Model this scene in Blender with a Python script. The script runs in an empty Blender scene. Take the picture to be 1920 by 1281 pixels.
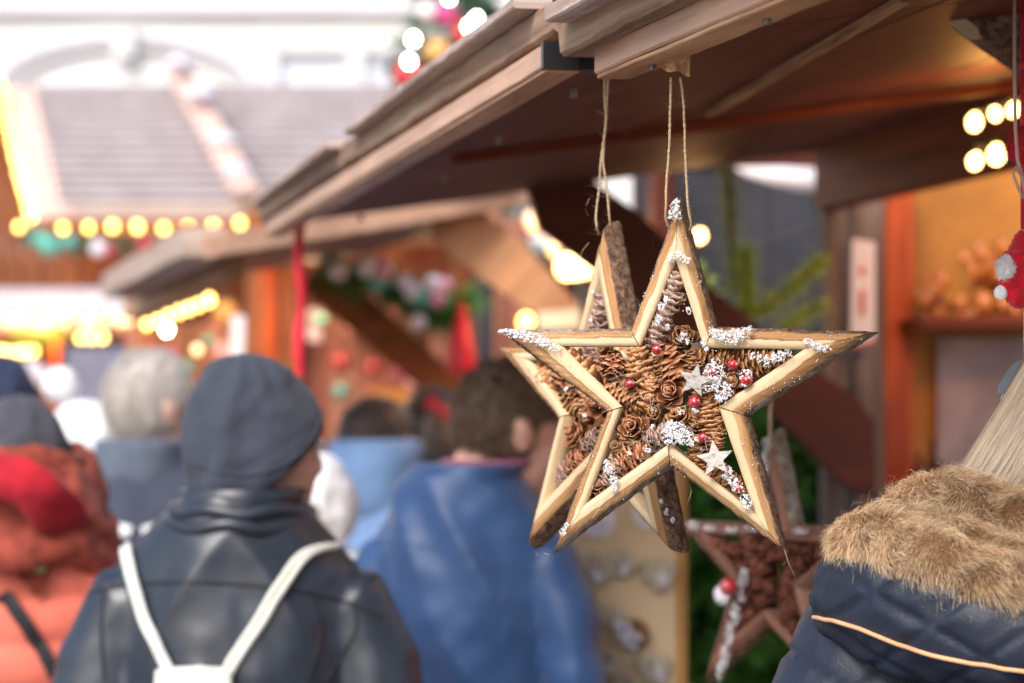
import bpy, math, random
import numpy as np
from mathutils import Vector, Matrix, noise
from mathutils.bvhtree import BVHTree
R = math.radians; PI = math.pi
rnd = random.Random(7)
sc = bpy.context.scene
C = sc.collection
F = 4533.3; HX = 960.0; HY = 780.0; EYE = 1.65

def P(px, py, Y):
    """real place of something seen at photo pixel px,py when it stands Y metres down the street"""
    return Vector(((px-HX)/F*Y, Y, EYE+(HY-py)/F*Y))

# ------------------------------------------------------------------ camera
cd = bpy.data.cameras.new('camera'); cam = bpy.data.objects.new('camera', cd); C.objects.link(cam)
cam.location = (0, 0, EYE); cam.rotation_euler = (R(90), 0, 0)
cd.lens = 85; cd.sensor_width = 36; cd.shift_y = (HY-640.5)/1920
cd.clip_start = 0.05; cd.clip_end = 500
cd.dof.use_dof = True; cd.dof.focus_distance = 2.235; cd.dof.aperture_fstop = 4.1
sc.camera = cam

# ------------------------------------------------------------------ object helpers
def setp(o, label=None, cat=None, group=None, kind=None):
    if label: o['label'] = label
    if cat: o['category'] = cat
    if group: o['group'] = group
    if kind: o['kind'] = kind
    return o
def thing(name, label, cat, loc=(0, 0, 0), group=None, rz=0.0):
    o = bpy.data.objects.new(name, None); C.objects.link(o)
    o.location = loc; o.rotation_euler = (0, 0, rz); o.empty_display_size = .05
    return setp(o, label, cat, group)

class MB:
    """collects verts / faces / uvs / material indices"""
    def __init__(s): s.v=[]; s.f=[]; s.uv=[]; s.mi=[]
    def add(s, vs, fs, uvs=None, mi=0):
        b=len(s.v); s.v.extend([tuple(v) for v in vs])
        for k,f in enumerate(fs):
            s.f.append(tuple(b+i for i in f))
            s.uv.append(uvs[k] if uvs else [(0,0)]*len(f))
            s.mi.append(mi if isinstance(mi,int) else mi[k])
    def mesh(s, name, mats, smooth=True):
        me=bpy.data.meshes.new(name); me.from_pydata(s.v,[],s.f)
        l=me.uv_layers.new(name='UVMap')
        flat=[c for f in s.uv for uv in f for c in uv]
        l.data.foreach_set('uv', flat)
        for m in (mats if isinstance(mats,(list,tuple)) else [mats]): me.materials.append(m)
        me.polygons.foreach_set('material_index', s.mi)
        me.polygons.foreach_set('use_smooth', [smooth]*len(s.f))
        me.update(); return me
    def build(s, name, mats, parent=None, smooth=True, origin=None):
        if origin is not None:
            o0=Vector(origin); s.v=[tuple(Vector(v)-o0) for v in s.v]
        me=s.mesh(name, mats, smooth)
        o=bpy.data.objects.new(name, me); C.objects.link(o)
        if parent: o.parent=parent
        elif origin is not None: o.location=origin
        return o
def link(name, me, parent=None, loc=None, rot=None, scale=None):
    o=bpy.data.objects.new(name, me); C.objects.link(o)
    if parent: o.parent=parent
    if loc is not None: o.location=loc
    if rot is not None: o.rotation_euler=rot
    if scale is not None: o.scale=scale
    return o

def frame_of(d, up=None):
    d=Vector(d).normalized(); up=Vector(up) if up is not None else Vector((0,0,1))
    if abs(d.dot(up.normalized()))>.99: up=Vector((0,1,0))
    s=d.cross(up).normalized(); u=s.cross(d).normalized()
    return d,s,u
def beam(m, a, b, w, h, up=(0,0,1), ch=.002, segs=1, jit=0.0, mi=0, seed=0, uoff=None):
    """a plank from a to b: w across, h along 'up', chamfered, optionally worn along its edges"""
    a=Vector(a); b=Vector(b); d,s,u=frame_of(b-a, up); L=(b-a).length
    ch=min(ch,w*.3,h*.3); W=w/2; H=h/2
    sec=[(-W+ch,-H),(W-ch,-H),(W,-H+ch),(W,H-ch),(W-ch,H),(-W+ch,H),(-W,H-ch),(-W,-H+ch)]
    per=[0]
    for k in range(8):
        p=sec[k]; q=sec[(k+1)%8]; per.append(per[-1]+math.hypot(q[0]-p[0],q[1]-p[1]))
    if uoff is None: uoff=rnd.random()*7
    vs=[];fs=[];uvs=[]
    for i in range(segs+1):
        t=i/segs; c=a+d*(L*t)
        for (x,y) in sec:
            if jit:
                q=Vector((t*L*22+seed*3.1,x*40+seed,y*40)); x2=x+jit*noise.noise(q); y2=y+jit*noise.noise(q+Vector((9,5,2)))
            else: x2,y2=x,y
            vs.append(c+s*x2+u*y2)
    for i in range(segs):
        for k in range(8):
            k2=(k+1)%8
            fs.append((i*8+k,(i+1)*8+k,(i+1)*8+k2,i*8+k2))
            u0=uoff+L*i/segs; u1=uoff+L*(i+1)/segs; v0=uoff*.7+per[k]; v1=uoff*.7+per[k+1]
            uvs.append([(u0,v0),(u1,v0),(u1,v1),(u0,v1)])
    fs.append(tuple(range(8))); uvs.append([(uoff+x*.15,uoff+y) for x,y in sec])
    n=segs*8; fs.append(tuple(n+7-k for k in range(8))); uvs.append([(uoff+x*.15,uoff+y) for x,y in reversed(sec)])
    m.add(vs,fs,uvs,mi)
def boxm(m, lo, hi, mi=0):
    lo=Vector(lo); hi=Vector(hi)
    cy=(lo.y+hi.y)/2; cz=(lo.z+hi.z)/2
    beam(m,(lo.x,cy,cz),(hi.x,cy,cz),hi.y-lo.y,hi.z-lo.z,ch=.003,mi=mi)
def tube(m, pts, rad, seg=8, mi=0, cap=True, ref=(0,0,1)):
    """tube through points; rad = number, list of numbers or list of (rx,ry)"""
    pts=[Vector(p) for p in pts]; n=len(pts)
    if not isinstance(rad,(list,tuple)): rad=[rad]*n
    b=len(m.v); vs=[];fs=[];uvs=[]; L=0
    prev=None
    for i,p in enumerate(pts):
        d=(pts[min(i+1,n-1)]-pts[max(i-1,0)]).normalized()
        if prev is None:
            _,s,u=frame_of(d,ref)
        else:
            s=(prev-d*prev.dot(d)); s=s.normalized() if s.length>1e-6 else frame_of(d,ref)[1]; u=s.cross(d).normalized()
        prev=s
        r=rad[i]; rx,ry=(r if isinstance(r,(list,tuple)) else (r,r))
        for k in range(seg):
            a=2*PI*k/seg; vs.append(p+s*(math.cos(a)*rx)+u*(math.sin(a)*ry))
    for i in range(n-1):
        l=(pts[i+1]-pts[i]).length
        for k in range(seg):
            k2=(k+1)%seg
            fs.append((i*seg+k,i*seg+k2,(i+1)*seg+k2,(i+1)*seg+k)); uvs.append([(L,k/seg),(L,(k+1)/seg),(L+l,(k+1)/seg),(L+l,k/seg)])
        L+=l
    if cap:
        fs.append(tuple(reversed(range(seg)))); uvs.append([(0,0)]*seg)
        fs.append(tuple((n-1)*seg+k for k in range(seg))); uvs.append([(0,0)]*seg)
    m.add(vs,fs,uvs,mi)
_ico={}
def ico(sub):
    if sub not in _ico:
        import bmesh
        bm=bmesh.new(); bmesh.ops.create_icosphere(bm,subdivisions=sub,radius=1)
        bm.verts.ensure_lookup_table()
        _ico[sub]=([v.co.copy() for v in bm.verts],[tuple(v.index for v in f.verts) for f in bm.faces]); bm.free()
    return _ico[sub]
def ball(m, c, r, sub=2, mi=0, rot=None, jit=0, seed=0, freq=1.5):
    vs,fs=ico(sub); c=Vector(c); r=Vector(r) if isinstance(r,(tuple,list,Vector)) else Vector((r,r,r))
    out=[]
    for v in vs:
        q=Vector((v.x*r.x,v.y*r.y,v.z*r.z))
        if jit: q*=1+jit*noise.noise(v*freq+Vector((seed*1.7,seed*.3,seed)))
        if rot is not None: q=rot@q
        out.append(c+q)
    m.add(out,fs,None,mi)
def lathe(m, prof, seg=24, c=(0,0,0), mi=0):
    c=Vector(c); vs=[];fs=[]
    for (r,z) in prof:
        for k in range(seg): a=2*PI*k/seg; vs.append(c+Vector((r*math.cos(a),r*math.sin(a),z)))
    for i in range(len(prof)-1):
        for k in range(seg): k2=(k+1)%seg; fs.append((i*seg+k,i*seg+k2,(i+1)*seg+k2,(i+1)*seg+k))
    m.add(vs,fs,None,mi)

def remesh(m, voxel, smooth=6, name='m', mats=()):
    """melt overlapping shapes into one continuous skin"""
    me=m.mesh(name+'_raw', [], True); o=bpy.data.objects.new('tmp',me); C.objects.link(o)
    r=o.modifiers.new('r','REMESH'); r.mode='VOXEL'; r.voxel_size=voxel
    s=o.modifiers.new('s','SMOOTH'); s.factor=.5; s.iterations=smooth
    dg=bpy.context.evaluated_depsgraph_get(); dg.update()
    out=bpy.data.meshes.new_from_object(o.evaluated_get(dg))
    bpy.data.objects.remove(o); bpy.data.meshes.remove(me)
    out.name=name; out.materials.clear()
    for mm in mats: out.materials.append(mm)
    out.polygons.foreach_set('use_smooth',[True]*len(out.polygons))
    out.polygons.foreach_set('material_index',[0]*len(out.polygons))
    return out
def displace(me, fn):
    n=len(me.vertices); nr=[v.normal.copy() for v in me.vertices]
    for i,v in enumerate(me.vertices):
        v.co=v.co+nr[i]*fn(v.co)
    me.update()
def bvh_of(o):
    bpy.context.view_layer.update()
    mw=o.matrix_world
    return BVHTree.FromPolygons([mw@v.co for v in o.data.vertices],[tuple(p.vertices) for p in o.data.polygons])
def hit(bvh, px, py, off=0.0, default=None):
    o=Vector((0,0,EYE)); d=(P(px,py,1)-o).normalized()
    loc,nor,_,_=bvh.ray_cast(o,d,60)
    if loc is None: return default
    if nor.dot(d)>0: nor=-nor
    return loc+nor*off
def resample(pts, n):
    """smooth (Catmull-Rom) curve through points"""
    pts=[Vector(p) for p in pts]; k=len(pts)-1; out=[]
    for i in range(n+1):
        t=i/n*k; j=min(int(t),k-1); f=t-j
        p0=pts[max(j-1,0)];p1=pts[j];p2=pts[j+1];p3=pts[min(j+2,k)]
        out.append(.5*((2*p1)+(p2-p0)*f+(2*p0-5*p1+4*p2-p3)*f*f+(3*p1-p0-3*p2+p3)*f**3))
    return out
def ribbons(strands, width, name, mats, parent=None, tone=None):
    """many thin tapering strands as one mesh. strands: list of point lists"""
    vs=[];fs=[];uv=[]
    for si,pts in enumerate(strands):
        n=len(pts); b=len(vs); rv=rnd.random() if tone is None else tone[si]
        side=Vector((rnd.gauss(0,1),rnd.gauss(0,1)*.5,rnd.gauss(0,1)))
        for i,p in enumerate(pts):
            d=pts[min(i+1,n-1)]-pts[max(i-1,0)]
            s=d.cross(side)
            if s.length<1e-9: s=Vector((1,0,0))
            s.normalize(); w=width*(1-(i/(n-1))**2*.85)*.5
            vs.append(tuple(p-s*w)); vs.append(tuple(p+s*w))
        for i in range(n-1):
            fs.append((b+2*i,b+2*i+1,b+2*i+3,b+2*i+2))
            a=i/(n-1); c=(i+1)/(n-1); uv+= [a,rv,a,rv,c,rv,c,rv]
    me=bpy.data.meshes.new(name); me.from_pydata(vs,[],fs)
    l=me.uv_layers.new(name='UVMap'); l.data.foreach_set('uv',uv)
    me.materials.append(mats); me.polygons.foreach_set('use_smooth',[True]*len(fs)); me.update()
    o=bpy.data.objects.new(name,me); C.objects.link(o)
    if parent: o.parent=parent
    return o

# ------------------------------------------------------------------ materials
class NT:
    def __init__(s,name):
        s.m=bpy.data.materials.new(name); s.m.use_nodes=True; s.t=s.m.node_tree; s.n=s.t.nodes
        s.b=s.n['Principled BSDF']
    def node(s,t,**k):
        n=s.n.new(t)
        for a,v in k.items():
            if a in n.inputs.keys() if isinstance(a,str) and a[0].isupper() else False: n.inputs[a].default_value=v
            else: setattr(n,a,v)
        return n
    def l(s,a,b): s.t.links.new(a,b)
    def coord(s,kind='Object',scale=(1,1,1)):
        tc=s.n.new('ShaderNodeTexCoord'); mp=s.n.new('ShaderNodeMapping'); mp.inputs['Scale'].default_value=scale
        s.l(tc.outputs[kind],mp.inputs['Vector']); return mp.outputs['Vector']
    def noise(s,vec,scale,detail=4,rough=.6,dist=0):
        n=s.n.new('ShaderNodeTexNoise'); n.inputs['Scale'].default_value=scale; n.inputs['Detail'].default_value=detail
        n.inputs['Roughness'].default_value=rough; n.inputs['Distortion'].default_value=dist
        if vec: s.l(vec,n.inputs['Vector'])
        return n.outputs['Fac']
    def ramp(s,fac,stops,interp='LINEAR'):
        n=s.n.new('ShaderNodeValToRGB'); e=n.color_ramp.elements; n.color_ramp.interpolation=interp
        e[0].position,e[0].color=stops[0][0],c4(stops[0][1]); e[1].position,e[1].color=stops[-1][0],c4(stops[-1][1])
        for p,c in stops[1:-1]: q=e.new(p); q.color=c4(c)
        s.l(fac,n.inputs['Fac']); return n.outputs['Color']
    def mix(s,fac,a,b,mode='MIX'):
        n=s.n.new('ShaderNodeMix'); n.data_type='RGBA'; n.blend_type=mode
        for k,v in ((0,fac),(6,a),(7,b)):
            if hasattr(v,'links'): s.l(v,n.inputs[k])
            else: n.inputs[k].default_value= v if k==0 else c4(v)
        return n.outputs[2]
    def bump(s,h,strength=.5,dist=.002,nrm=None):
        n=s.n.new('ShaderNodeBump'); n.inputs['Strength'].default_value=strength; n.inputs['Distance'].default_value=dist
        s.l(h,n.inputs['Height'])
        if nrm: s.l(nrm,n.inputs['Normal'])
        s.l(n.outputs['Normal'],s.b.inputs['Normal']); return n.outputs['Normal']
    def col(s,c):
        if hasattr(c,'links'): s.l(c,s.b.inputs['Base Color'])
        else: s.b.inputs['Base Color'].default_value=c4(c)
    def set(s,**k):
        for a,v in k.items(): s.b.inputs[a.replace('_',' ')].default_value=v
def c4(c):
    if isinstance(c,(int,float)): return (c,c,c,1)
    return tuple(c) if len(c)==4 else (c[0],c[1],c[2],1)

def wood(name, pale, mid, dark, rough=.6, gu=2.5, gv=55, bump=.5, worn=None, spec=.35):
    t=NT(name); uv=t.coord('UV',(gu,gv,1)); g=t.noise(uv,1,6,.65,.4)
    uv2=t.coord('UV',(gu*3,gv*4,1)); fine=t.noise(uv2,1.5,3,.7)
    c=t.ramp(g,[(.28,dark),(.46,mid),(.68,pale)])
    f=t.ramp(fine,[(.3,.72),(.6,1.0)])
    c=t.mix(.8,c,f,'MULTIPLY')
    big=t.noise(t.coord('UV',(3,9,1)),1.2,3); c=t.mix(.6,c,t.ramp(big,[(.35,.62),(.62,1.05)]),'MULTIPLY')
    if worn:
        wv=t.noise(t.coord('UV',(9,45,1)),1.5,6,.7); fac=t.ramp(wv,[(.54,0),(.68,.8)]); c=t.mix(fac,c,worn)
    t.col(c); t.set(Roughness=rough); t.b.inputs['Specular IOR Level'].default_value=spec
    t.bump(g,bump,.0015); return t.m
def plain(name, c, rough=.6, nscale=None, var=.25, bump=0, metal=0, spec=.5, bs=60, bd=.002, sheen=0):
    t=NT(name)
    if nscale:
        v=t.coord(); n=t.noise(v,nscale,5,.6); lo=tuple(x*(1-var) for x in c[:3]); hi=tuple(min(1,x*(1+var)) for x in c[:3])
        t.col(t.ramp(n,[(.3,lo),(.7,hi)]))
    else: t.col(c)
    if bump: t.bump(t.noise(t.coord(),bs,4,.6),bump,bd)
    t.set(Roughness=rough,Metallic=metal); t.b.inputs['Specular IOR Level'].default_value=spec
    if sheen: t.b.inputs['Sheen Weight'].default_value=sheen
    return t.m
def emit(name,c,strength,base=(.9,.8,.6)):
    t=NT(name); t.col(base); t.b.inputs['Emission Color'].default_value=c4(c); t.b.inputs['Emission Strength'].default_value=strength
    t.m.cycles.emission_sampling='FRONT' if False else 'AUTO'
    return t.m

M={}
M['cut']=wood('cut_pine',(.80,.63,.41),(.74,.55,.33),(.56,.37,.19),.62,1.6,110,.5)
M['sap']=wood('sapwood',(.66,.42,.21),(.46,.23,.09),(.17,.07,.03),.7,4,80,1.0)
M['darkcut']=wood('dark_star_wood',(.30,.15,.10),(.2,.085,.055),(.08,.03,.02),.7,2,60,.6)
def bark_mat(name,a,b,c,lich=None):
    t=NT(name); v=t.coord('Object'); n=t.noise(v,110,8,.7,.6); n2=t.noise(v,420,5,.7)
    col=t.ramp(n,[(.3,a),(.48,b),(.66,c)])
    col=t.mix(.7,col,t.ramp(n2,[(.3,.5),(.65,1.1)]),'MULTIPLY')
    if lich:
        l=t.noise(v,45,6,.65); col=t.mix(t.ramp(l,[(.5,0),(.58,1)]),col,lich)
    dust=t.noise(v,600,3,.6); col=t.mix(t.ramp(dust,[(.66,0),(.7,.7)]),col,(.85,.85,.88))
    t.col(col); t.set(Roughness=.9); t.bump(n,1.0,.006); return t.m
M['bark']=bark_mat('bark',(.025,.016,.011),(.20,.10,.055),(.46,.32,.21))
M['bark_lichen']=bark_mat('bark_lichen',(.06,.04,.03),(.3,.2,.13),(.5,.42,.33),(.42,.40,.34))
def cone_mat(name,base,mid,tip,snow=0.0):
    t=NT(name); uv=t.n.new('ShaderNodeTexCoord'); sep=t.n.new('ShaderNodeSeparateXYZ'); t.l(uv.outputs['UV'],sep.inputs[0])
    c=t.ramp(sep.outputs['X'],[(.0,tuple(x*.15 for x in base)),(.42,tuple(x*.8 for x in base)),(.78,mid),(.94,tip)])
    n=t.noise(t.coord('Object'),220,5,.65); c=t.mix(.75,c,t.ramp(n,[(.3,.55),(.65,1.15)]),'MULTIPLY')
    st=t.noise(t.coord('UV',(2,26,1)),1,3,.6); c=t.mix(.35,c,t.ramp(st,[(.35,.55),(.6,1.1)]),'MULTIPLY')
    d=t.noise(t.coord('Object'),330,6,.75)
    th=.70-snow*.16
    c=t.mix(t.ramp(d,[(th,0),(th+.03,1)]),c,(.86,.86,.9))
    t.col(c); t.set(Roughness=.5); t.b.inputs['Specular IOR Level'].default_value=.35
    t.bump(n,.5,.001); return t.m
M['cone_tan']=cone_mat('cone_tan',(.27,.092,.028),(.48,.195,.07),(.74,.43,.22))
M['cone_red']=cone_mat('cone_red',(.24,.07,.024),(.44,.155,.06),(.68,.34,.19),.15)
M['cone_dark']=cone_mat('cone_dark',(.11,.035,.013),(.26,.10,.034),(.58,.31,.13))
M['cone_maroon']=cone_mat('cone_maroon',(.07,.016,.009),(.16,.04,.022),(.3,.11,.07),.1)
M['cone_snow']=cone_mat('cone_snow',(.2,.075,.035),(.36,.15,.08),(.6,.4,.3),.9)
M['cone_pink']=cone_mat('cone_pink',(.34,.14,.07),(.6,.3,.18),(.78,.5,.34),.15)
tt=NT('snow'); tt.col((.9,.9,.93)); tt.set(Roughness=.55); tt.b.inputs['Subsurface Weight'].default_value=.25
tt.b.inputs['Subsurface Radius'].default_value=(.004,.004,.005); tt.bump(tt.noise(tt.coord(),900,3,.6),.7,.001); M['snow']=tt.m
tt=NT('berry'); n_=tt.noise(tt.coord(),260,4); d2=tt.noise(tt.coord(),330,6,.75); tt.col(tt.mix(tt.ramp(d2,[(.56,0),(.60,.9)]),tt.ramp(n_,[(.35,(.30,.004,.012)),(.7,(.58,.015,.03))]),(.8,.7,.75))); tt.bump(d2,.5,.001); tt.set(Roughness=.28); tt.b.inputs['Coat Weight'].default_value=.6
d_=tt.noise(tt.coord(),500,5,.7); M['berry']=tt.m
tt=NT('twine'); n_=tt.noise(tt.coord('UV',(400,6,1)),1,3); tt.col(tt.ramp(n_,[(.35,(.38,.24,.13)),(.65,(.72,.55,.37))])); tt.set(Roughness=.85); tt.bump(n_,1,.0006); M['twine']=tt.m
tt=NT('birch'); n_=tt.noise(tt.coord('Object',(1,1,2.5)),130,7,.7,.6); tt.col(tt.ramp(n_,[(.34,(.10,.08,.07)),(.43,(.40,.36,.33)),(.62,(.62,.58,.54))])); tt.set(Roughness=.8); tt.bump(n_,.8,.0015); M['birch']=tt.m
M['fascia']=wood('pink_fascia',(.72,.45,.31),(.62,.36,.24),(.42,.21,.13),.45,1.2,40,.25)
M['fascia_under']=wood('fascia_under',(.68,.42,.22),(.5,.25,.12),(.16,.07,.03),.5,2.2,26,.4)
M['old']=wood('weathered_board',(.46,.31,.21),(.27,.155,.095),(.055,.033,.024),.75,1.6,48,1.0,(.30,.235,.20))
M['old_pale']=wood('pale_weathered_strip',(.66,.53,.46),(.50,.36,.29),(.22,.13,.1),.65,1.6,50,.6,(.6,.55,.55))
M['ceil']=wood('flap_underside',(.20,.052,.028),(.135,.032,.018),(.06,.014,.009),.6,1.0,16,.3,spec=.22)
M['redbatten']=wood('red_batten',(.26,.06,.018),(.17,.034,.011),(.08,.016,.006),.55,2,25,.2,spec=.25)
M['brace_dark']=wood('dark_brace',(.12,.022,.006),(.085,.015,.004),(.03,.007,.003),.5,1.2,18,.4)
M['brace_orange']=wood('orange_brace',(.64,.33,.16),(.52,.23,.10),(.24,.09,.04),.5,1.5,14,.3)
M['brace_brown']=wood('brown_brace',(.42,.11,.014),(.27,.058,.007),(.1,.02,.004),.5,1.5,14,.3)
M['greypost']=wood('grey_post',(.3,.235,.2),(.19,.145,.12),(.08,.055,.045),.7,2,30,.6)
M['orangepost']=wood('orange_post',(.60,.12,.02),(.45,.07,.012),(.26,.035,.006),.45,2,20,.3)
M['planks']=wood('orange_planks',(.44,.16,.055),(.32,.10,.032),(.15,.04,.014),.55,1.5,14,.3)
M['pinkplanks']=wood('pink_planks',(.56,.27,.18),(.40,.14,.09),(.22,.06,.035),.5,.8,9,.3)
M['shed']=wood('brown_planks',(.3,.1,.035),(.2,.06,.018),(.1,.03,.01),.6,1.5,10,.3)
M['ochre']=plain('ochre_wall',(.44,.17,.022),.6,3,.35)
M['plywood']=wood('plywood',(.88,.70,.46),(.85,.66,.41),(.76,.54,.31),.55,.8,9,.12)
M['black']=plain('black_metal',(.008,.008,.009),.4)
M['slate']=plain('dark_slate',(.035,.035,.045),.7,2,.5)
M['steel']=plain('screw_metal',(.2,.18,.17),.45,None,metal=.8)
def tape_mat():
    t=NT('packing_tape'); t.col((.78,.5,.24)); t.set(Roughness=.12); t.b.inputs['Transmission Weight'].default_value=.35
    t.bump(t.noise(t.coord(),90,4,.6,1.0),.9,.004); return t.m
M['tape']=tape_mat()

# ================================================================== STARS
class StarPlane:
    def __init__(s, px, py, Y, yaw):
        s.c=P(px,py,Y); s.yaw=R(yaw); s.r=Vector((math.cos(s.yaw),math.sin(s.yaw),0)); s.n=Vector((math.sin(s.yaw),-math.cos(s.yaw),0))
    def loc(s, px, py, y=0.0):
        o=Vector((0,0,EYE)); d=P(px,py,1)-o
        t=s.n.dot(s.c-o-s.n*y)/s.n.dot(d)     # y>0 is behind the front face
        p=o+d*t-s.c
        return Vector((p.dot(s.r), y, p.z))
FRONT=StarPlane(1285,705,2.25,-13)
OUT=[(1271,371),(1338,613),(1637,623),(1398,779),(1470,1037),(1254,874),(1033,1038),(1134,773),(931,619),(1180,616)]
INN=[(1267,486),(1320,652),(1508,655),(1348,763),(1417,965),(1254,833),(1098,945),(1165,763),(1054,649),(1199,649)]
O2=[FRONT.loc(*p) for p in OUT]; I2=[FRONT.loc(*p) for p in INN]
TH=.031
def slat(m, i, seed, th=TH, bark=1.0, chip=None):
    """one split lath of the star: pale cut face, orange sapwood bevel and rough bark on the outside"""
    o0,o1,i0,i1=O2[i],O2[(i+1)%10],I2[i],I2[(i+1)%10]
    L=(o1-o0).length; N=64
    inn=((i0+i1)*.5-(o0+o1)*.5).normalized()
    gap=.0005/L
    vs=[];fs=[];uvs=[];mi=[]
    # section: fraction from inner(0) to outer(1), depth, zone of the face that follows
    SEC=[(0,th),(0,.0),(.25,-.0004),(.47,0),(.70,.0030),(.86,.0052),(.97,.0100),(1.03,.0165),(1.05,th*.85),(.98,th)]
    ZN=[0,0,0,1,1,2,2,2,2,0]
    ns=len(SEC)
    wmax=(o0-i0).length
    for k in range(N+1):
        t=gap+(1-2*gap)*k/N
        I=i0.lerp(i1,t); O=o0.lerp(o1,t)
        # wobble of the split line between pale face and bevel
        wv=.10*noise.noise(Vector((t*L*30,seed,0)))+.05*noise.noise(Vector((t*L*110,seed,4)))
        bark_w=(noise.noise(Vector((t*L*45,seed*2,9)))*.0016+noise.noise(Vector((t*L*170,seed*2,3)))*.0011+noise.noise(Vector((t*L*420,seed*5,3)))*.0006)*bark
        ed=min(1,6*min(t,1-t)+.25)
        for j,(fr,dp) in enumerate(SEC):
            f2=fr+(wv*ed*(1 if j in(3,4) else .5 if j in(2,5) else 0))
            p=I.lerp(O,f2)
            y=dp
            if j in (5,6,7,8,9):
                w=bark_w*(1 if j<9 else .6)+(noise.noise(Vector((t*L*260,j*3.3,seed)))*.0013+noise.noise(Vector((t*L*90,j*2.1,seed+7)))*.0012)*bark
                p=p-inn*w; y+=noise.noise(Vector((t*L*200,j*5.1,seed)))*.0012 if j<9 else 0
            elif j in (1,2,3,4):
                y+=noise.noise(Vector((t*L*60,j*.8,seed)))*.0003
            vs.append(Vector((p.x,y,p.z)))
    u0=seed*.37
    acc=[0]
    for j in range(ns): 
        a=Vector((SEC[j][0]*.02,SEC[j][1],0)); b=Vector((SEC[(j+1)%ns][0]*.02,SEC[(j+1)%ns][1],0)); acc.append(acc[-1]+(a-b).length)
    for k in range(N):
        for j in range(ns):
            j2=(j+1)%ns
            fs.append((k*ns+j,k*ns+j2,(k+1)*ns+j2,(k+1)*ns+j)); ua=u0+L*k/N; ub=u0+L*(k+1)/N
            uvs.append([(ua,acc[j]),(ua,acc[j+1]),(ub,acc[j+1]),(ub,acc[j])]); mi.append(ZN[j])
    fs.append(tuple(range(ns))); uvs.append([(u0,x) for x in acc[:ns]]); mi.append(0)
    fs.append(tuple(N*ns+ns-1-j for j in range(ns))); uvs.append([(u0,x) for x in acc[:ns]]); mi.append(0)
    m.add(vs,fs,uvs,mi)

def petal(m, base, axis, out, tilt, Lp, Wp, cup, curl, th=.0007, sp=0):
    """one woody scale: base point, cone axis, outward dir; tilt = angle from the axis"""
    axis=axis.normalized(); out=(out-axis*out.dot(axis)).normalized(); side=axis.cross(out).normalized()
    NU,NV=5,5; vs=[];fs=[];uvs=[]
    pos=Vector(base); ang=tilt; row=[]
    prevu=0
    for a in range(NU):
        u=a/(NU-1)
        if a>0:
            du=(u-prevu)*Lp; d=axis*math.cos(ang)+out*math.sin(ang); pos=pos+d*du; ang+=curl/(NU-1)
        prevu=u
        d=axis*math.cos(ang)+out*math.sin(ang); nrm=(out*math.cos(ang)-axis*math.sin(ang))
        w=Wp*(.35+.65*min(1,u*1.9)) if u<.6 else Wp*math.sqrt(max(.06,1-((u-.6)/.42)**2))
        for b in range(NV):
            v=-1+2*b/(NV-1)
            row.append((pos+side*(v*w*.5)-nrm*(cup*v*v*w*.5),nrm,u,v))
    for (p,nr,u,v) in row: vs.append(p+nr*th*.5)
    for (p,nr,u,v) in row: vs.append(p-nr*th*.5)
    K=NU*NV
    for a in range(NU-1):
        for b in range(NV-1):
            q=(a*NV+b,a*NV+b+1,(a+1)*NV+b+1,(a+1)*NV+b)
            fs.append(q); uvs.append([(row[i][2],row[i][3]*.5+.5+sp) for i in q])
            fs.append(tuple(K+i for i in reversed(q))); uvs.append([(row[i][2]*.7,row[i][3]*.5+.5+sp) for i in reversed(q)])
    rim=[a*NV for a in range(NU)]+[(NU-1)*NV+b for b in range(1,NV)]+[a*NV+NV-1 for a in range(NU-2,-1,-1)]
    for x,y in zip(rim[:-1],rim[1:]):
        fs.append((x,y,K+y,K+x)); uvs.append([(row[x][2],0),(row[y][2],0),(row[y][2],0),(row[x][2],0)])
    m.add(vs,fs,uvs)

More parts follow.
